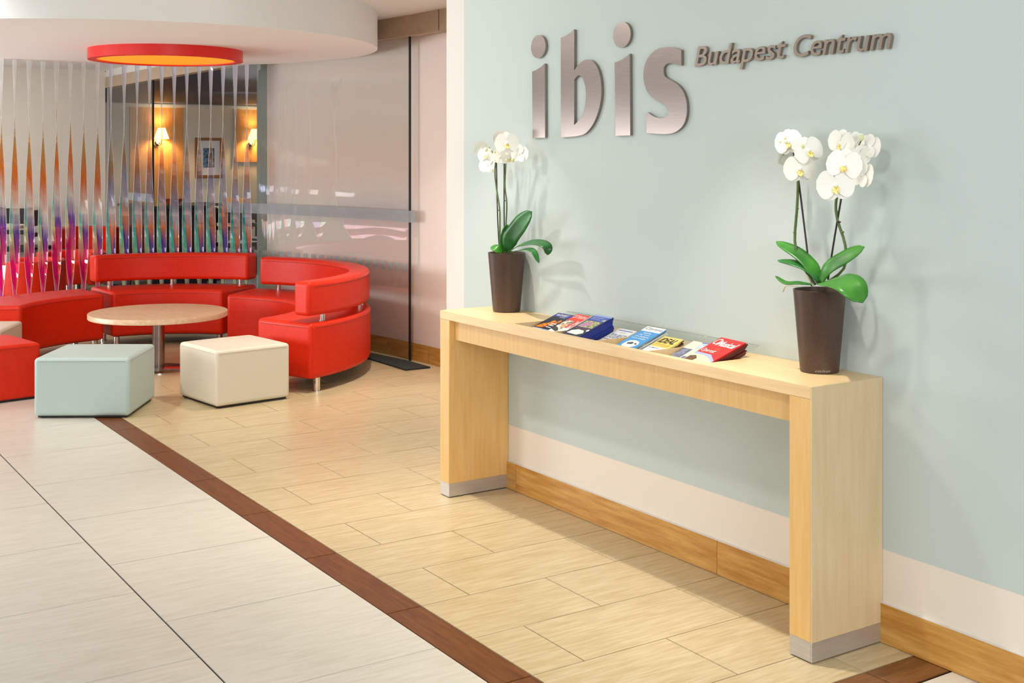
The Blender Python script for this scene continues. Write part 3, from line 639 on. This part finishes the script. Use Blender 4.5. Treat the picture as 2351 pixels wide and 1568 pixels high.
s1 = stem(e, [cr(345,975,yR-.005), cr(260,850,yR-.01), cr(222,720,yR-.012), cr(234,520,yR-.014), cr(240,345,yR-.015), cr(226,180,yR-.012), cr(190,118,yR-.015), cr(135,112,yR-.02)], [.0042]*18 + [.0032]*4 + [.0022]*3, M['stem'], 'flower_stem')
s2 = stem(e, [cr(400,972,yR), cr(515,880,yR+.004), cr(524,740,yR+.004), cr(478,590,yR), cr(468,490,yR-.004), cr(490,400,yR-.006), cr(560,260,yR-.006), cr(595,165,yR-.008), cr(625,100,yR-.01)], [.0042]*18 + [.0032]*4 + [.0022]*3, M['stem'], 'flower_stem')
for p in ((236,520),(221,663)): MB().ball(cr(*p, yR-.013), .0052, 8, 6, (1,1,.6)).build('stem_node', M['stem'], parent=s1, smooth=80)
for p in ((470,538),(508,660)): MB().ball(cr(*p, yR-.001), .0052, 8, 6, (1,1,.6)).build('stem_node', M['stem'], parent=s2, smooth=80)
stem(e, [cr(322,985,yR+.004), cr(285,680,yR-.002), cr(243,345,yR-.012), cr(208,150,yR-.008)], .0028, M['stake'], 'support_stake')
stem(e, [cr(420,945,yR+.006), cr(462,680,yR+.002), cr(505,430,yR-.002), cr(545,185,yR-.002)], .0028, M['stake'], 'support_stake')
MB().ball(cr(484, 600, yR-.004), .006, 8, 6, (1.4,1,.5)).build('stake_clip', M['stake'], parent=e, smooth=80)
stem(e, [cr(330,985,yR-.045), cr(300,930,yR-.055), cr(285,915,yR-.05)], .0016, M['root'], 'aerial_root', 8)
stem(e, [cr(240,985,yR-.06), cr(170,985,yR-.066), cr(150,1020,yR-.066)], .0014, M['root'], 'aerial_root', 8)
for x, y, Y, sz, n, ro in ((185,122,-.022,.070,(-.35,.9,.1),.2), (172,205,-.005,.060,(-.6,-.6,.1),0), (302,172,-.03,.072,(.35,.9,.05),.35), (250,280,-.04,.076,(.1,1,-.05),.1),
                           (502,125,-.015,.068,(-.45,.8,-.2),-.3), (575,130,-.004,.062,(-.3,-.8,.2),.1), (665,148,.004,.062,(.5,-.7,-.1),.2), (606,205,-.01,.058,(.3,.8,-.5),.1),
                           (518,258,-.05,.080,(-.05,1,.1),-.15), (466,378,-.06,.086,(-.1,1,-.02),.12), (622,315,-.012,.070,(.6,-.6,-.1),.2)):
    flower(e, cr(x, y, yR + Y), n, sz*S*.84, ro)
bud(e, cr(266,148,yR-.04), .0105); bud(e, cr(168,120,yR-.04), .006); bud(e, cr(133,118,yR-.04), .0048); bud(e, cr(164,96,yR-.04), .0046); bud(e, cr(622,95,yR-.016), .008)
# left orchid
e = empty('orchid', pcL + Vector((0,0,ph-.012))); tag(e, 'orchid with small white blooms on straight dark stakes, left pot', 'orchid', 'white orchids on the console')
leaf(e, [cl(340,975,yL-.01), cl(365,880,yL-.012), cl(440,770,yL-.015), cl(527,672,yL-.015)], .074, M['leaf_dark'], face=(-.2,.9,.3))
leaf(e, [cl(310,980,yL-.004), cl(318,900,yL-.004), cl(335,830,yL-.004), cl(345,768,yL-.004)], .040, M['leaf'], face=(.1,.9,.2))
leaf(e, [cl(345,980,yL-.02), cl(440,925,yL-.03), cl(560,905,yL-.03), cl(640,935,yL-.028), cl(645,1000,yL-.026)], .044, M['leaf_dark'], face=(.1,.7,.7))
leaf(e, [cl(360,985,yL-.03), cl(440,962,yL-.055), cl(530,965,yL-.06), cl(580,1058,yL-.06)], .026, M['leaf_dark'], face=(.1,.7,.75))
leaf(e, [cl(300,980,yL-.03), cl(262,950,yL-.045), cl(222,935,yL-.05)], .036, M['leaf'], face=(0,.7,.6))
stem(e, [cl(286,985,yL), cl(286,800,yL-.004), cl(284,650,yL-.006), cl(258,480,yL-.008), cl(249,380,yL-.01), cl(254,280,yL-.012), cl(240,240,yL-.016), cl(205,190,yL-.02)], [.0032]*20 + [.002]*5, M['stem'], 'flower_stem')
stem(e, [cl(324,985,yL), cl(332,760,yL-.004), cl(338,620,yL-.006), cl(324,480,yL-.008), cl(330,330,yL-.01), cl(332,230,yL-.012), cl(380,220,yL-.016)], [.0032]*20 + [.002]*5, M['stem'], 'flower_stem')
stem(e, [cl(284,990,yL+.006), cl(268,680,yL+.002), cl(261,285,yL-.004)], .0026, M['stake'], 'support_stake', 8)
stem(e, [cl(321,990,yL+.006), cl(318,620,yL+.002), cl(319,270,yL-.004)], .0026, M['stake'], 'support_stake', 8)
for p in ((274,663),(327,590),(256,340)): MB().ball(cl(*p, yL-.004), .005, 8, 6, (1.7,1,.4)).build('stake_clip', M['stake'], parent=e, smooth=80)
for x, y, Y, sz, n, ro in ((148,200,-.01,.050,(-.5,-.8,.1),.2), (180,248,-.03,.048,(-.2,.9,0),.1), (196,325,-.01,.056,(.2,-.9,-.2),.1), (338,160,-.04,.070,(.1,1,.05),.05), (300,118,-.012,.050,(-.2,-.9,.2),0),
                           (432,240,-.01,.056,(.4,-.8,-.1),.1), (290,262,-.004,.050,(-.2,-.9,-.2),.1), (352,268,-.02,.044,(.2,.8,-.5),.3), (395,215,.0,.054,(.3,-.9,.1),.2)):
    flower(e, cl(x, y, yL + Y), n, sz*S*.95, ro)
for x, y, r in ((184,207,.008), (302,208,.0085), (384,285,.008), (222,212,.005), (250,225,.005), (334,288,.004)): bud(e, cl(x, y, yL-.035), r)

# ------------------------------------------------------------------ sofa modules
ZSEAT, ZB0 = .296, .058
def sect(c, r0, r1, a0, a1, z0, z1, step=4):
    n = max(4, int(abs(a1-a0)/step)); rows = []
    for i in range(n + 1):
        a = math.radians(a0 + (a1-a0)*i/n); u = RT*math.cos(a) + FW*math.sin(a)
        p0 = c + u*r0*S; p1 = c + u*r1*S
        rows.append([p0 + Vector((0,0,z0*S)), p1 + Vector((0,0,z0*S)), p1 + Vector((0,0,z1*S)), p0 + Vector((0,0,z1*S))])
    mb = MB().grid(rows, loop=True); L = len(mb.v); mb.f += [(0,1,2,3), (L-4, L-1, L-2, L-3)]; mb.mi += [0, 0]; return mb
def polar(c, r, a, z=0):
    a = math.radians(a); return c + (RT*math.cos(a) + FW*math.sin(a))*r*S + Vector((0,0,z*S))
def sofa(cx, cd, a0, a1, back, label, legs, posts, b1=None):
    c = cw(cx, cd); ri, ro = .58, .92; am = (a0+a1)/2
    e = empty('curved_sofa', polar(c, .75, am)); tag(e, label, 'sofa', 'red curved sofa modules')
    sect(c, ri, ro, a0, a1, ZB0, ZSEAT).build('seat', M['leather_red'], parent=e, bevel=.026, seg=5)
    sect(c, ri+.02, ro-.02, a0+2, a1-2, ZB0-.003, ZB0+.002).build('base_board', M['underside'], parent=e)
    zs_ = ZSEAT - .019; path = [polar(c, ri-.0003, a0 + 2 + (a1-a0-4)*i/24, zs_) for i in range(25)] 
    MB().tube(path, .0016, 5).build('seam', M['seam_red'], parent=e)
    path = [polar(c, ro+.0003, a0 + 2 + (a1-a0-4)*i/24, zs_) for i in range(25)]
    MB().tube(path, .0016, 5).build('seam', M['seam_red'], parent=e)
    for a in (a0, a1):
        MB().tube([polar(c, ri+.02+(ro-ri-.04)*i/6, a + (-.03 if a == a0 else .03), zs_) for i in range(7)], .0016, 5).build('seam', M['seam_red'], parent=e)
    for r, a in legs:
        p = polar(c, r, a)
        MB().lathe([(.026, 0), (.026, .005), (.0205, .006), (.0205, ZB0*S+.002)], p, 20).build('leg', M['chrome'], parent=e, smooth=40)
    if back:
        b1 = b1 or a1
        sect(c, ro-.10, ro-.005, a0-.4, b1+.4, .327, .472).build('backrest', M['leather_red'], parent=e, bevel=.024, seg=5)
        MB().tube([polar(c, ro-.0047, a0 + 2 + (b1-a0-4)*i/24, .452) for i in range(25)], .0016, 5).build('seam', M['seam_red'], parent=e)
        MB().tube([polar(c, ro-.1003, a0 + 2 + (b1-a0-4)*i/24, .452) for i in range(25)], .0016, 5).build('seam', M['seam_red'], parent=e)
        for a in posts:
            p = polar(c, ro-.045, a, ZSEAT-.001)
            MB().lathe([(.021, 0), (.021, .0045), (.0150, .005), (.0150, .060)], p, 18).build('back_post', M['chrome'], parent=e, smooth=40)
sofa(-1.59, 5.75, -37, 78.6, True, 'red curved sofa with wraparound backrest beside the curved glass', [(.895,-33),(.63,-30),(.62,20),(.62,72),(.885,72),(.885,20)], (-29, 8, 13, 67), 72.6)
sofa(-1.75, 5.99, 69.5, 128, True, 'red curved sofa with straight-looking backrest behind the round table', [(.615,124.5),(.615,73),(.88,124),(.88,73)], (74.5, 100, 122))
sofa(-1.764, 5.898, 127.5, 186, False, 'red curved bench module without a backrest, left of the table', [(.615,131),(.88,131),(.615,181),(.88,181)], ())

# ottomans
def ottoman(corner, u, side, label, mat, seam, h=.232):
    u = Vector(u).normalized(); v = Vector((-u.y, u.x)); cc = Vector(corner) + (u + v)*side/2
    p = cw(cc.x, cc.y); ux = (RT*u.x + FW*u.y); vx = (RT*v.x + FW*v.y); hs = side*S/2; e = empty('ottoman', p); tag(e, label, 'ottoman', 'cube ottomans around the table')
    N_ = 12; z0, z1 = .012, h*S; mb = MB()
    def P(a, b, z): return p + ux*a*hs + vx*b*hs + Vector((0,0,z))
    # top with a slight crown, straight sides
    rows = [[P(-1+2*i/N_, -1+2*j/N_, z1 + .010*(1-(-1+2*i/N_)**2)*(1-(-1+2*j/N_)**2)) for j in range(N_+1)] for i in range(N_+1)]
    mb.grid(rows)
    ring = [rows[i][0] for i in range(N_)] + [rows[N_][j] for j in range(N_)] + [rows[N_-i][N_] for i in range(N_)] + [rows[0][N_-j] for j in range(N_)]
    n = len(ring); base = len(mb.v); mb.v += [Vector((q.x, q.y, z0)) for q in ring]
    idx = [i*(N_+1) for i in range(N_)] + [N_*(N_+1)+j for j in range(N_)] + [(N_-i)*(N_+1)+N_ for i in range(N_)] + [N_-j for j in range(N_)]
    mb.f += [(idx[k], idx[(k+1) % n], base+(k+1) % n, base+k) for k in range(n)] + [tuple(base+k for k in range(n))]; mb.mi += [0]*(n+1)
    mb.build('cushion', mat, parent=e, bevel=.02, seg=4)
    cs = [(-1,-1),(1,-1),(1,1),(-1,1)]; g = 1 - .014/hs
    for k in range(4):
        a, b = Vector(cs[k]), Vector(cs[(k+1) % 4]); o_ = Vector(((a.x+b.x)/2, (a.y+b.y)/2))
        q0, q1 = a*g*.97 + o_*(1.001-g*.97), b*g*.97 + o_*(1.001-g*.97)
        MB().tube([P(q0.x, q0.y, z1-.0175), P(q1.x, q1.y, z1-.0175)], .0013, 5).build('seam', seam, parent=e)
    for a, b in cs: MB().lathe([(.02,0),(.02,.013)], P(a*.84, b*.84, 0), 12).build('foot', M['black'], parent=e)
    mb = MB(); mb.prism([P(a*.93, b*.93, .004) for a, b in cs], (0,0,.009)); mb.build('base_board', M['black'], parent=e)
ottoman((-1.471, 4.706), (-.02, 1), .366, 'mint green cube ottoman in front of the round table', M['leather_mint'], M['seam_mint'])
ottoman((-1.177, 4.87), (.76, .65), .335, 'cream cube ottoman in front of the red wraparound sofa', M['leather_cream'], M['seam_cream'])
ottoman((-2.215, 4.865), (.73, .69), .345, 'red cube ottoman at the left edge beside the mint one', M['leather_red'], M['seam_red'])
ottoman((-2.28, 5.45), (-.1, 1), .34, 'cream cube ottoman half hidden behind the red ottoman', M['leather_cream'], M['seam_cream'])

# round coffee table
tcn = cw(-1.675, 5.80); e = empty('coffee_table', tcn); tag(e, 'round pale wood coffee table on a single steel column', 'table')
R_ = .32*S
MB().lathe([(R_-.002, .250*S), (R_, .2515*S), (R_, .2725*S), (R_-.0015, .274*S), (.001, .274*S)], tcn, 72).build('table_top', M['wood_top'], parent=e, smooth=40)
MB().lathe([(.0395, .012), (.0395, .250*S)], tcn, 32).build('column', M['steel'], parent=e, smooth=40)
MB().lathe([(.20, 0), (.20, .006), (.195, .009), (.044, .013), (.0395, .014)], tcn, 56).build('base_plate', M['chrome'], parent=e, smooth=40)

# ring lamp under the ceiling drum
lc = cw(-1.70, 6.02); e = empty('ceiling_lamp', lc + Vector((0,0,1.53*S))); tag(e, 'large red ring ceiling lamp with orange diffuser', 'lamp')
LR = .368*S; zb, zt_ = 1.4786*S, 1.53*S
MB().lathe([(LR-.055, zt_), (LR, zt_), (LR, zb), (LR-.056, zb), (LR-.056, zb+.004), (LR-.055, zt_)], lc, 96, closed=True).build('rim', M['lamp_red'], parent=e, smooth=40)
MB().lathe([(.001, zb+.008), (LR-.0555, zb+.008), (LR-.0555, zb+.014), (.001, zb+.014)], lc, 96).build('diffuser', M['lamp_orange'], parent=e, smooth=40)

# ------------------------------------------------------------------ hanging twisted film ribbons
def film(name, stops_l, stops_r, seedv):
    m, nt, p = new_mat(name); N = nt.nodes; L = nt.links; N.remove(p); out = N['Material Output']
    tc = N.new('ShaderNodeTexCoord'); sx = N.new('ShaderNodeSeparateXYZ'); L.new(tc.outputs['UV'], sx.inputs[0])
    oi = N.new('ShaderNodeObjectInfo')
    nz = N.new('ShaderNodeTexNoise'); nz.noise_dimensions = '4D'; nz.inputs['Scale'].default_value = 5; nz.inputs['Detail'].default_value = 2
    mr = N.new('ShaderNodeMath'); mr.operation = 'MULTIPLY'; mr.inputs[1].default_value = 40; L.new(oi.outputs['Random'], mr.inputs[0]); L.new(mr.outputs[0], nz.inputs['W']); L.new(tc.outputs['UV'], nz.inputs['Vector'])
    j = N.new('ShaderNodeMath'); j.operation = 'MULTIPLY_ADD'; j.inputs[1].default_value = .16; L.new(nz.outputs['Fac'], j.inputs[0]); 
    sh = N.new('ShaderNodeMath'); sh.operation = 'MULTIPLY_ADD'; sh.inputs[1].default_value = .10; sh.inputs[2].default_value = -.13; L.new(oi.outputs['Random'], sh.inputs[0])
    vv = N.new('ShaderNodeMath'); vv.operation = 'ADD'; L.new(sx.outputs[1], vv.inputs[0]); L.new(sh.outputs[0], vv.inputs[1]); L.new(vv.outputs[0], j.inputs[2])
    def ramp(st):
        c = N.new('ShaderNodeValToRGB'); els = c.color_ramp.elements
        while len(els) < len(st): els.new(.5)
        for e_, (ps, cl_) in zip(els, st): e_.position = ps; e_.color = cl_
        L.new(j.outputs[0], c.inputs[0]); return c
    a, b = ramp(stops_l), ramp(stops_r)
    # slanting split between two tints, painted for colour the film reflects and transmits
    d = N.new('ShaderNodeMath'); d.operation = 'MULTIPLY_ADD'; d.inputs[1].default_value = -1.9; d.inputs[2].default_value = .98; L.new(sx.outputs[1], d.inputs[0])
    gt = N.new('ShaderNodeMath'); gt.operation = 'GREATER_THAN'; L.new(sx.outputs[0], gt.inputs[0]); L.new(d.outputs[0], gt.inputs[1])
    mx = N.new('ShaderNodeMix'); mx.data_type = 'RGBA'; L.new(gt.outputs[0], mx.inputs['Factor']); L.new(a.outputs[0], mx.inputs['A']); L.new(b.outputs[0], mx.inputs['B'])
    tr = N.new('ShaderNodeBsdfTransparent'); L.new(mx.outputs['Result'], tr.inputs[0])
    gl = N.new('ShaderNodeBsdfGlossy'); gl.inputs['Roughness'].default_value = .03
    g2 = N.new('ShaderNodeMix'); g2.data_type = 'RGBA'; g2.inputs['Factor'].default_value = .5; g2.inputs['A'].default_value = (1, 1, 1, 1); L.new(mx.outputs['Result'], g2.inputs['B']); L.new(g2.outputs['Result'], gl.inputs[0])
    tl = N.new('ShaderNodeBsdfTranslucent'); L.new(mx.outputs['Result'], tl.inputs[0]); df = N.new('ShaderNodeBsdfDiffuse'); L.new(mx.outputs['Result'], df.inputs[0])
    md = N.new('ShaderNodeMixShader'); md.inputs[0].default_value = .6; L.new(tl.outputs[0], md.inputs[1]); L.new(df.outputs[0], md.inputs[2])
    m0 = N.new('ShaderNodeMixShader'); L.new(tr.outputs[0], m0.inputs[1]); L.new(md.outputs[0], m0.inputs[2])
    fr = N.new('ShaderNodeValToRGB'); els = fr.color_ramp.elements; els.new(.5); els.new(.5)
    for e_, (ps, g_) in zip(els, ((.36, .60), (.48, .12), (.80, .12), (.90, .62))): e_.position = ps; e_.color = (g_, g_, g_, 1)
    L.new(sx.outputs[1], fr.inputs[0]); L.new(fr.outputs[0], m0.inputs[0])
    m1 = N.new('ShaderNodeMixShader'); m1.inputs[0].default_value = .16; L.new(m0.outputs[0], m1.inputs[1]); L.new(gl.outputs[0], m1.inputs[2])
    L.new(m1.outputs[0], out.inputs['Surface']); return m
CY, TE, GR, YG, OR, RE, MG, PU, BL, CLR, LAV, GO = (rgb(90,226,226), rgb(40,196,186), rgb(130,236,190), rgb(226,245,178), rgb(240,130,50), rgb(230,60,40), rgb(225,30,130), rgb(100,40,170), rgb(70,80,200), rgb(236,234,228), rgb(224,222,236), rgb(204,170,104))
F1 = film('film_cool', [(0, YG), (.16, YG), (.24, GR), (.34, CY), (.42, TE), (.50, LAV), (.64, GO), (.76, CLR), (.92, LAV)], [(0, PU), (.14, BL), (.24, PU), (.32, OR), (.40, LAV), (.50, rgb(190,196,236)), (.58, rgb(216,166,120)), (.72, CLR), (.92, LAV)], 0)
F2 = film('film_warm', [(0, PU), (.10, MG), (.22, MG), (.32, YG), (.40, CY), (.50, CLR), (.64, GO), (.78, CLR), (.92, LAV)], [(0, MG), (.12, OR), (.24, MG), (.33, PU), (.42, CLR), (.55, OR), (.70, GO), (.80, CLR)], 1)
tops = [3, 33.7, 67, 98.8, 130, 161.6, 192, 224, 254.6, 285, 314.7, 343, 371, 400, 429, 457.5, 484, 512, 540, 566.6]
ords = ['leftmost','second','third','fourth','fifth','sixth','seventh','eighth','ninth','tenth','eleventh','twelfth','thirteenth','fourteenth','fifteenth','sixteenth','seventeenth','eighteenth','nineteenth','rightmost']
TW = [(1.53, -27), (1.29, -7), (1.15, 5), (.91, 36), (.566, 88), (.223, 172), (.14, 186)]
def tw(z):
    for (za, pa), (zb_, pb) in zip(TW[:-1], TW[1:]):
        if z >= zb_: t = (za - z)/(za - zb_); t = t*t*(3-2*t)*.35 + t*.65; return pa + (pb-pa)*t
    return TW[-1][1]
for k, px in enumerate(tops):
    t = (px - CX0)/FPX; A_ = t*t + 1; B_ = -2*(-1.81*t + 5.80); C_ = 1.81**2 + 5.80**2 - (DR-.012)**2
    disc = B_*B_ - 4*A_*C_
    dd = (-B_ + math.sqrt(max(disc, 0)))/(2*A_) if disc > 0 else 5.80/1
    rd = (FW + RT*t).normalized(); pr = (RT - FW*t).normalized()   # twist measured from the camera ray through each ribbon
    p = cw(t*dd, dd); e = empty('film_ribbon', p + Vector((0,0,1.53*S)))
    hue = 'with magenta and orange tints' if px < 240 else 'with teal and violet tints'
    tag(e, (f'{ords[k]} twisted clear film ribbon hanging behind the sofa, {hue}' if k in (0, 19) else f'{ords[k]} twisted film ribbon from the left hanging behind the sofa'), 'hanging ribbon', 'twisted film ribbons hanging from the drum ceiling')
    ph_ = random.uniform(-5, 5); n = 56; wd = .0515*S/2; L0, L1, vs, uv = [], [], [], []
    zb_ = .16 + .0*k
    for i in range(n + 1):
        z = 1.529 + (zb_ - 1.529)*i/n; a = math.radians(tw(z) + ph_*(1 - i/n)); dv = pr*math.sin(a) + rd*math.cos(a)
        c = p + Vector((0,0,z*S)); L0.append(c - dv*wd); L1.append(c + dv*wd)
    mb = MB().grid([[a, (a+b)/2, b] for a, b in zip(L0, L1)]); uv = [(u, 1 - i/n) for i in range(n+1) for u in (0, .5, 1)]
    mb.build('film', F2 if px < 240 else F1, parent=e, smooth=60, uvs=uv)
    for pts in (L0, L1): MB().tube(pts, .0017, 5).build('clear_edge', M['film_edge'], parent=e, smooth=80)

# ------------------------------------------------------------------ restaurant seen through the glass
def onrw(px, py, back=0):
    d = ray(px, py); t = (RW + back)/d.x; return (Vector((0,0,1)) + d*t)*S
for lab, a, b in (('tall wooden wall panel behind the lit sconce', (297,243), (420,475)), ('tall wooden wall panel behind the half hidden sconce', (537,246), (640,372))):
    p, q = onrw(*a), onrw(*b); p2 = Vector((RW*S, p.y, max(q.z, .05)))
    o = MB().box((RW*S+.001, p.y, max(q.z, .3)), (RW*S+.03, q.y, p.z)).build('wall_panel', M['panel_wood'], loc=(RW*S, (p.y+q.y)/2, q.z)); tag(o, lab, 'wall panel', 'wooden panels on the restaurant wall')
def sconce(px, py, lab):
    c = onrw(px, py, .11); e = empty('wall_lamp', onrw(px-12, py+24)); tag(e, lab, 'wall lamp', 'wall sconces in the restaurant')
    MB().lathe([(.115, -.085), (.055, .085), (.052, .085), (.112, -.085)], c, 28, closed=True).build('lamp_shade', M['shade'], parent=e, smooth=60)
    w_ = onrw(px-12, py+24, .01); MB().ball(w_ + Vector((.03,0,0)), .05, 14, 10).build('wall_mount', M['chrome'], parent=e, smooth=60)
    MB().tube(bez([w_ + Vector((.05,0,0)), w_ + Vector((.12,.02,-.02)), c + Vector((0,0,-.14)), c + Vector((0,0,-.03))], 12), .008, 8).build('lamp_arm', M['chrome'], parent=e, smooth=60)
    l = bpy.data.lights.new('sconce_bulb', 'POINT'); l.energy = 26; l.color = (1, .72, .36); l.shadow_soft_size = .04
    lo = bpy.data.objects.new('sconce_bulb', l); COL.objects.link(lo); lo.location = c
sconce(371, 306, 'lit wall lamp with cone shade on the wooden panel'); sconce(585, 308, 'lit wall lamp cut off by the glass door edge')
p, q = onrw(447, 316), onrw(510, 408); e = empty('framed_picture', Vector((RW*S, (p.y+q.y)/2, q.z))); tag(e, 'framed blue picture hanging on the restaurant wall', 'picture')
fw_ = .045; x0 = RW*S + .002
for a, b in (((p.y, p.z-fw_), (q.y, p.z)), ((p.y, q.z), (q.y, q.z+fw_)), ((p.y, q.z+fw_), (p.y+fw_, p.z-fw_)), ((q.y-fw_, q.z+fw_), (q.y, p.z-fw_))):
    MB().box((x0, a[0], a[1]), (x0+.03, b[0], b[1])).build('frame_bar', M['frame_wood'], parent=e)
MB().box((x0, p.y+fw_, q.z+fw_), (x0+.012, q.y-fw_, p.z-fw_)).build('mount_board', M['mount'], parent=e)
MB().box((x0+.012, p.y+fw_+.09, q.z+fw_+.12), (x0+.014, q.y-fw_-.09, p.z-fw_-.12)).build('print', M['picture'], parent=e)

def chair(c, yaw, mat, lab, group, h=.85):
    e = empty('dining_chair', c, 0); tag(e, lab, 'chair', group); ca, sa = math.cos(yaw), math.sin(yaw)
    def T(x, y, z): return c + Vector((x*ca - y*sa, x*sa + y*ca, z))
    def bx(name, a, b, m=mat):
        (xa, ya, za), (xb, yb, zb2) = a, b
        MB().add([T(xa,ya,za),T(xb,ya,za),T(xb,yb,za),T(xa,yb,za),T(xa,ya,zb2),T(xb,ya,zb2),T(xb,yb,zb2),T(xa,yb,zb2)], [(0,3,2,1),(4,5,6,7),(0,1,5,4),(1,2,6,5),(2,3,7,6),(3,0,4,7)]).build(name, m, parent=e, bevel=.006, seg=2)
    bx('seat', (-.21,-.21,.42), (.21,.21,.465))
    for x in (-.19, .155):
        bx('leg', (x,-.2,0), (x+.035,-.165,.42)); bx('leg', (x,.175,0), (x+.035,.21,h))
    bx('backrest', (-.155,.18,h-.17), (.155,.205,h-.01)); bx('back_rail', (-.155,.183,.60), (.155,.202,.645))
def dtable(c, w_, lab, top=M['dark_wood'], h=.72):
    e = empty('dining_table', c); tag(e, lab, 'table', 'restaurant tables')
    MB().box(c + Vector((-w_/2,-w_/2,h)), c + Vector((w_/2,w_/2,h+.03))).build('table_top', top, parent=e, bevel=.004, seg=1)
    MB().lathe([(.035, .02), (.035, h)], c, 16).build('column', M['black'], parent=e, smooth=40); MB().lathe([(.22, 0), (.22, .012), (.04, .03)], c, 24).build('base_plate', M['black'], parent=e, smooth=40)
def gp(px, d, z=.002): return at_d(px, HZ, d) - Vector((0,0,S)) + Vector((0,0,z))
t1, t2, t3 = gp(486, 10.6), gp(592, 11.1), gp(440, 12.5)
dtable(t1, .7, 'dark restaurant table with white plates, seen below the picture'); dtable(t2, .7, 'dark restaurant table behind the right-hand ribbons'); dtable(t3, .7, 'dark restaurant table farthest back under the wooden panel')
for t_, n_ in ((t1, 'the table below the picture'), (t2, 'the table behind the right-hand ribbons')):
    for dx, dy, wh in ((.15,.12,'right-hand'), (-.16,-.1,'left-hand')):
        o = MB().lathe([(.05,0),(.06,.003),(.11,.014),(.112,.016),(.06,.006),(.001,.005)], t_ + Vector((dx,dy,.7502)), 24).build('dinner_plate', M['white_ware'], loc=t_ + Vector((dx,dy,.7502)), smooth=60)
        tag(o, f'{wh} white plate on {n_}', 'plate', 'white plates in the restaurant')
chair(gp(533, 12.0), .7, M['mid_wood'], 'light wooden chair behind the table below the picture', 'restaurant chairs')
chair(gp(418, 11.15), 2.2, M['dark_wood'], 'dark chair left of the table below the picture', 'restaurant chairs')
chair(gp(548, 9.75), 3.6, M['dark_wood'], 'dark chair nearest the glass, in front of the table', 'restaurant chairs')
chair(gp(606, 10.3), 3.4, M['dark_wood'], 'dark chair at the right-hand restaurant table', 'restaurant chairs')
sb0 = gp(374, 9.55); e = empty('sideboard', sb0); tag(e, 'black buffet sideboard inside the restaurant glass', 'sideboard')
MB().box(sb0 + Vector((-.55,-.3,.06)), sb0 + Vector((.55,.3,.86))).build('cabinet_body', M['black'], parent=e, bevel=.004, seg=1)
MB().box(sb0 + Vector((-.58,-.33,.86)), sb0 + Vector((.58,.33,.89))).build('cabinet_top', M['dark_wood'], parent=e, bevel=.004, seg=1)
for x in (-.27, .27): MB().box(sb0 + Vector((x-.25,-.315,.1)), sb0 + Vector((x+.25,-.3,.83))).build('cabinet_door', M['dark_wood'], parent=e)
MB().box(sb0 + Vector((-.5,-.26,0)), sb0 + Vector((.5,.26,.06))).build('plinth', M['black'], parent=e)
q = sb0 + Vector((.2,.05,.8902)); e = empty('serving_bowl', q); tag(e, 'orange serving bowl on the black sideboard', 'bowl')
MB().lathe([(.05,0),(.06,.004),(.12,.06),(.125,.062),(.115,.058),(.055,.01),(.001,.009)], q, 28).build('bowl_body', flat('bowl_orange', rgb(226,96,40)), parent=e, smooth=60)
MB().lathe([(.05,0),(.05,.002)], q + Vector((0,0,.0005)), 20).build('foot_ring', M['black'], parent=e)

# lounge behind the ribbons on the far left
t4 = gp(-14, 8.7, 0); e = empty('lounge_table', t4); tag(e, 'pale topped round table behind the leftmost ribbons', 'table')
MB().lathe([(.298, .70), (.30, .705), (.30, .725), (.298, .73), (.001, .73)], t4, 40).build('table_top', M['table_pale'], parent=e, smooth=40)
MB().lathe([(.035, .012), (.035, .70)], t4, 16).build('column', M['chrome'], parent=e, smooth=40); MB().lathe([(.22, 0), (.22, .012), (.04, .02)], t4, 24).build('base_plate', M['chrome'], parent=e, smooth=40)
chair(gp(125, 8.85, 0), 2.6, M['black'], 'black chair beside the pale round lounge table', 'lounge chairs', .88)
chair(gp(62, 9.28, 0), 3.9, M['black'], 'black chair farthest left against the beige wall', 'lounge chairs', .88)
def tub(c, yaw, lab, hb=.66):
    e = empty('tub_chair', c); tag(e, lab, 'armchair', 'red tub chairs behind the ribbons'); ca, sa = math.cos(yaw), math.sin(yaw)
    def sec(r0_, r1_, a0, a1, z0, z1, name, m, bv=.02):
        n = 20; rows = []
        for i in range(n+1):
            a = yaw + math.radians(a0 + (a1-a0)*i/n); u = Vector((math.cos(a), math.sin(a), 0))
            rows.append([c+u*r0_+Vector((0,0,z0)), c+u*r1_+Vector((0,0,z0)), c+u*r1_+Vector((0,0,z1)), c+u*r0_+Vector((0,0,z1))])
        mb = MB().grid(rows, loop=True); L = len(mb.v); mb.f += [(0,1,2,3), (L-4,L-1,L-2,L-3)]; mb.mi += [0,0]; mb.build(name, m, parent=e, bevel=bv, seg=4)
    sec(.24, .33, -115, 115, .20, hb, 'backrest', M['leather_red'])
    MB().lathe([(.20,.20),(.235,.22),(.235,.38),(.21,.41),(.001,.42)], c, 32).build('seat', M['leather_red'], parent=e, smooth=60)
    for k in range(4):
        a = yaw + PI/4 + k*PI/2; MB().lathe([(.014,0),(.016,.21)], c + Vector((math.cos(a)*.24, math.sin(a)*.24, 0)), 12).build('leg', M['chrome'], parent=e, smooth=40)
tub(gp(165, 8.4, 0), 2.3, 'red tub chair seen between the middle-left ribbons', .50); tub(gp(200, 9.3, 0), 2.6, 'red tub chair farther back, beside the glass partition'); tub(gp(60, 7.75, 0), 1.2, 'red tub chair at far left, closest behind the ribbons', .50)
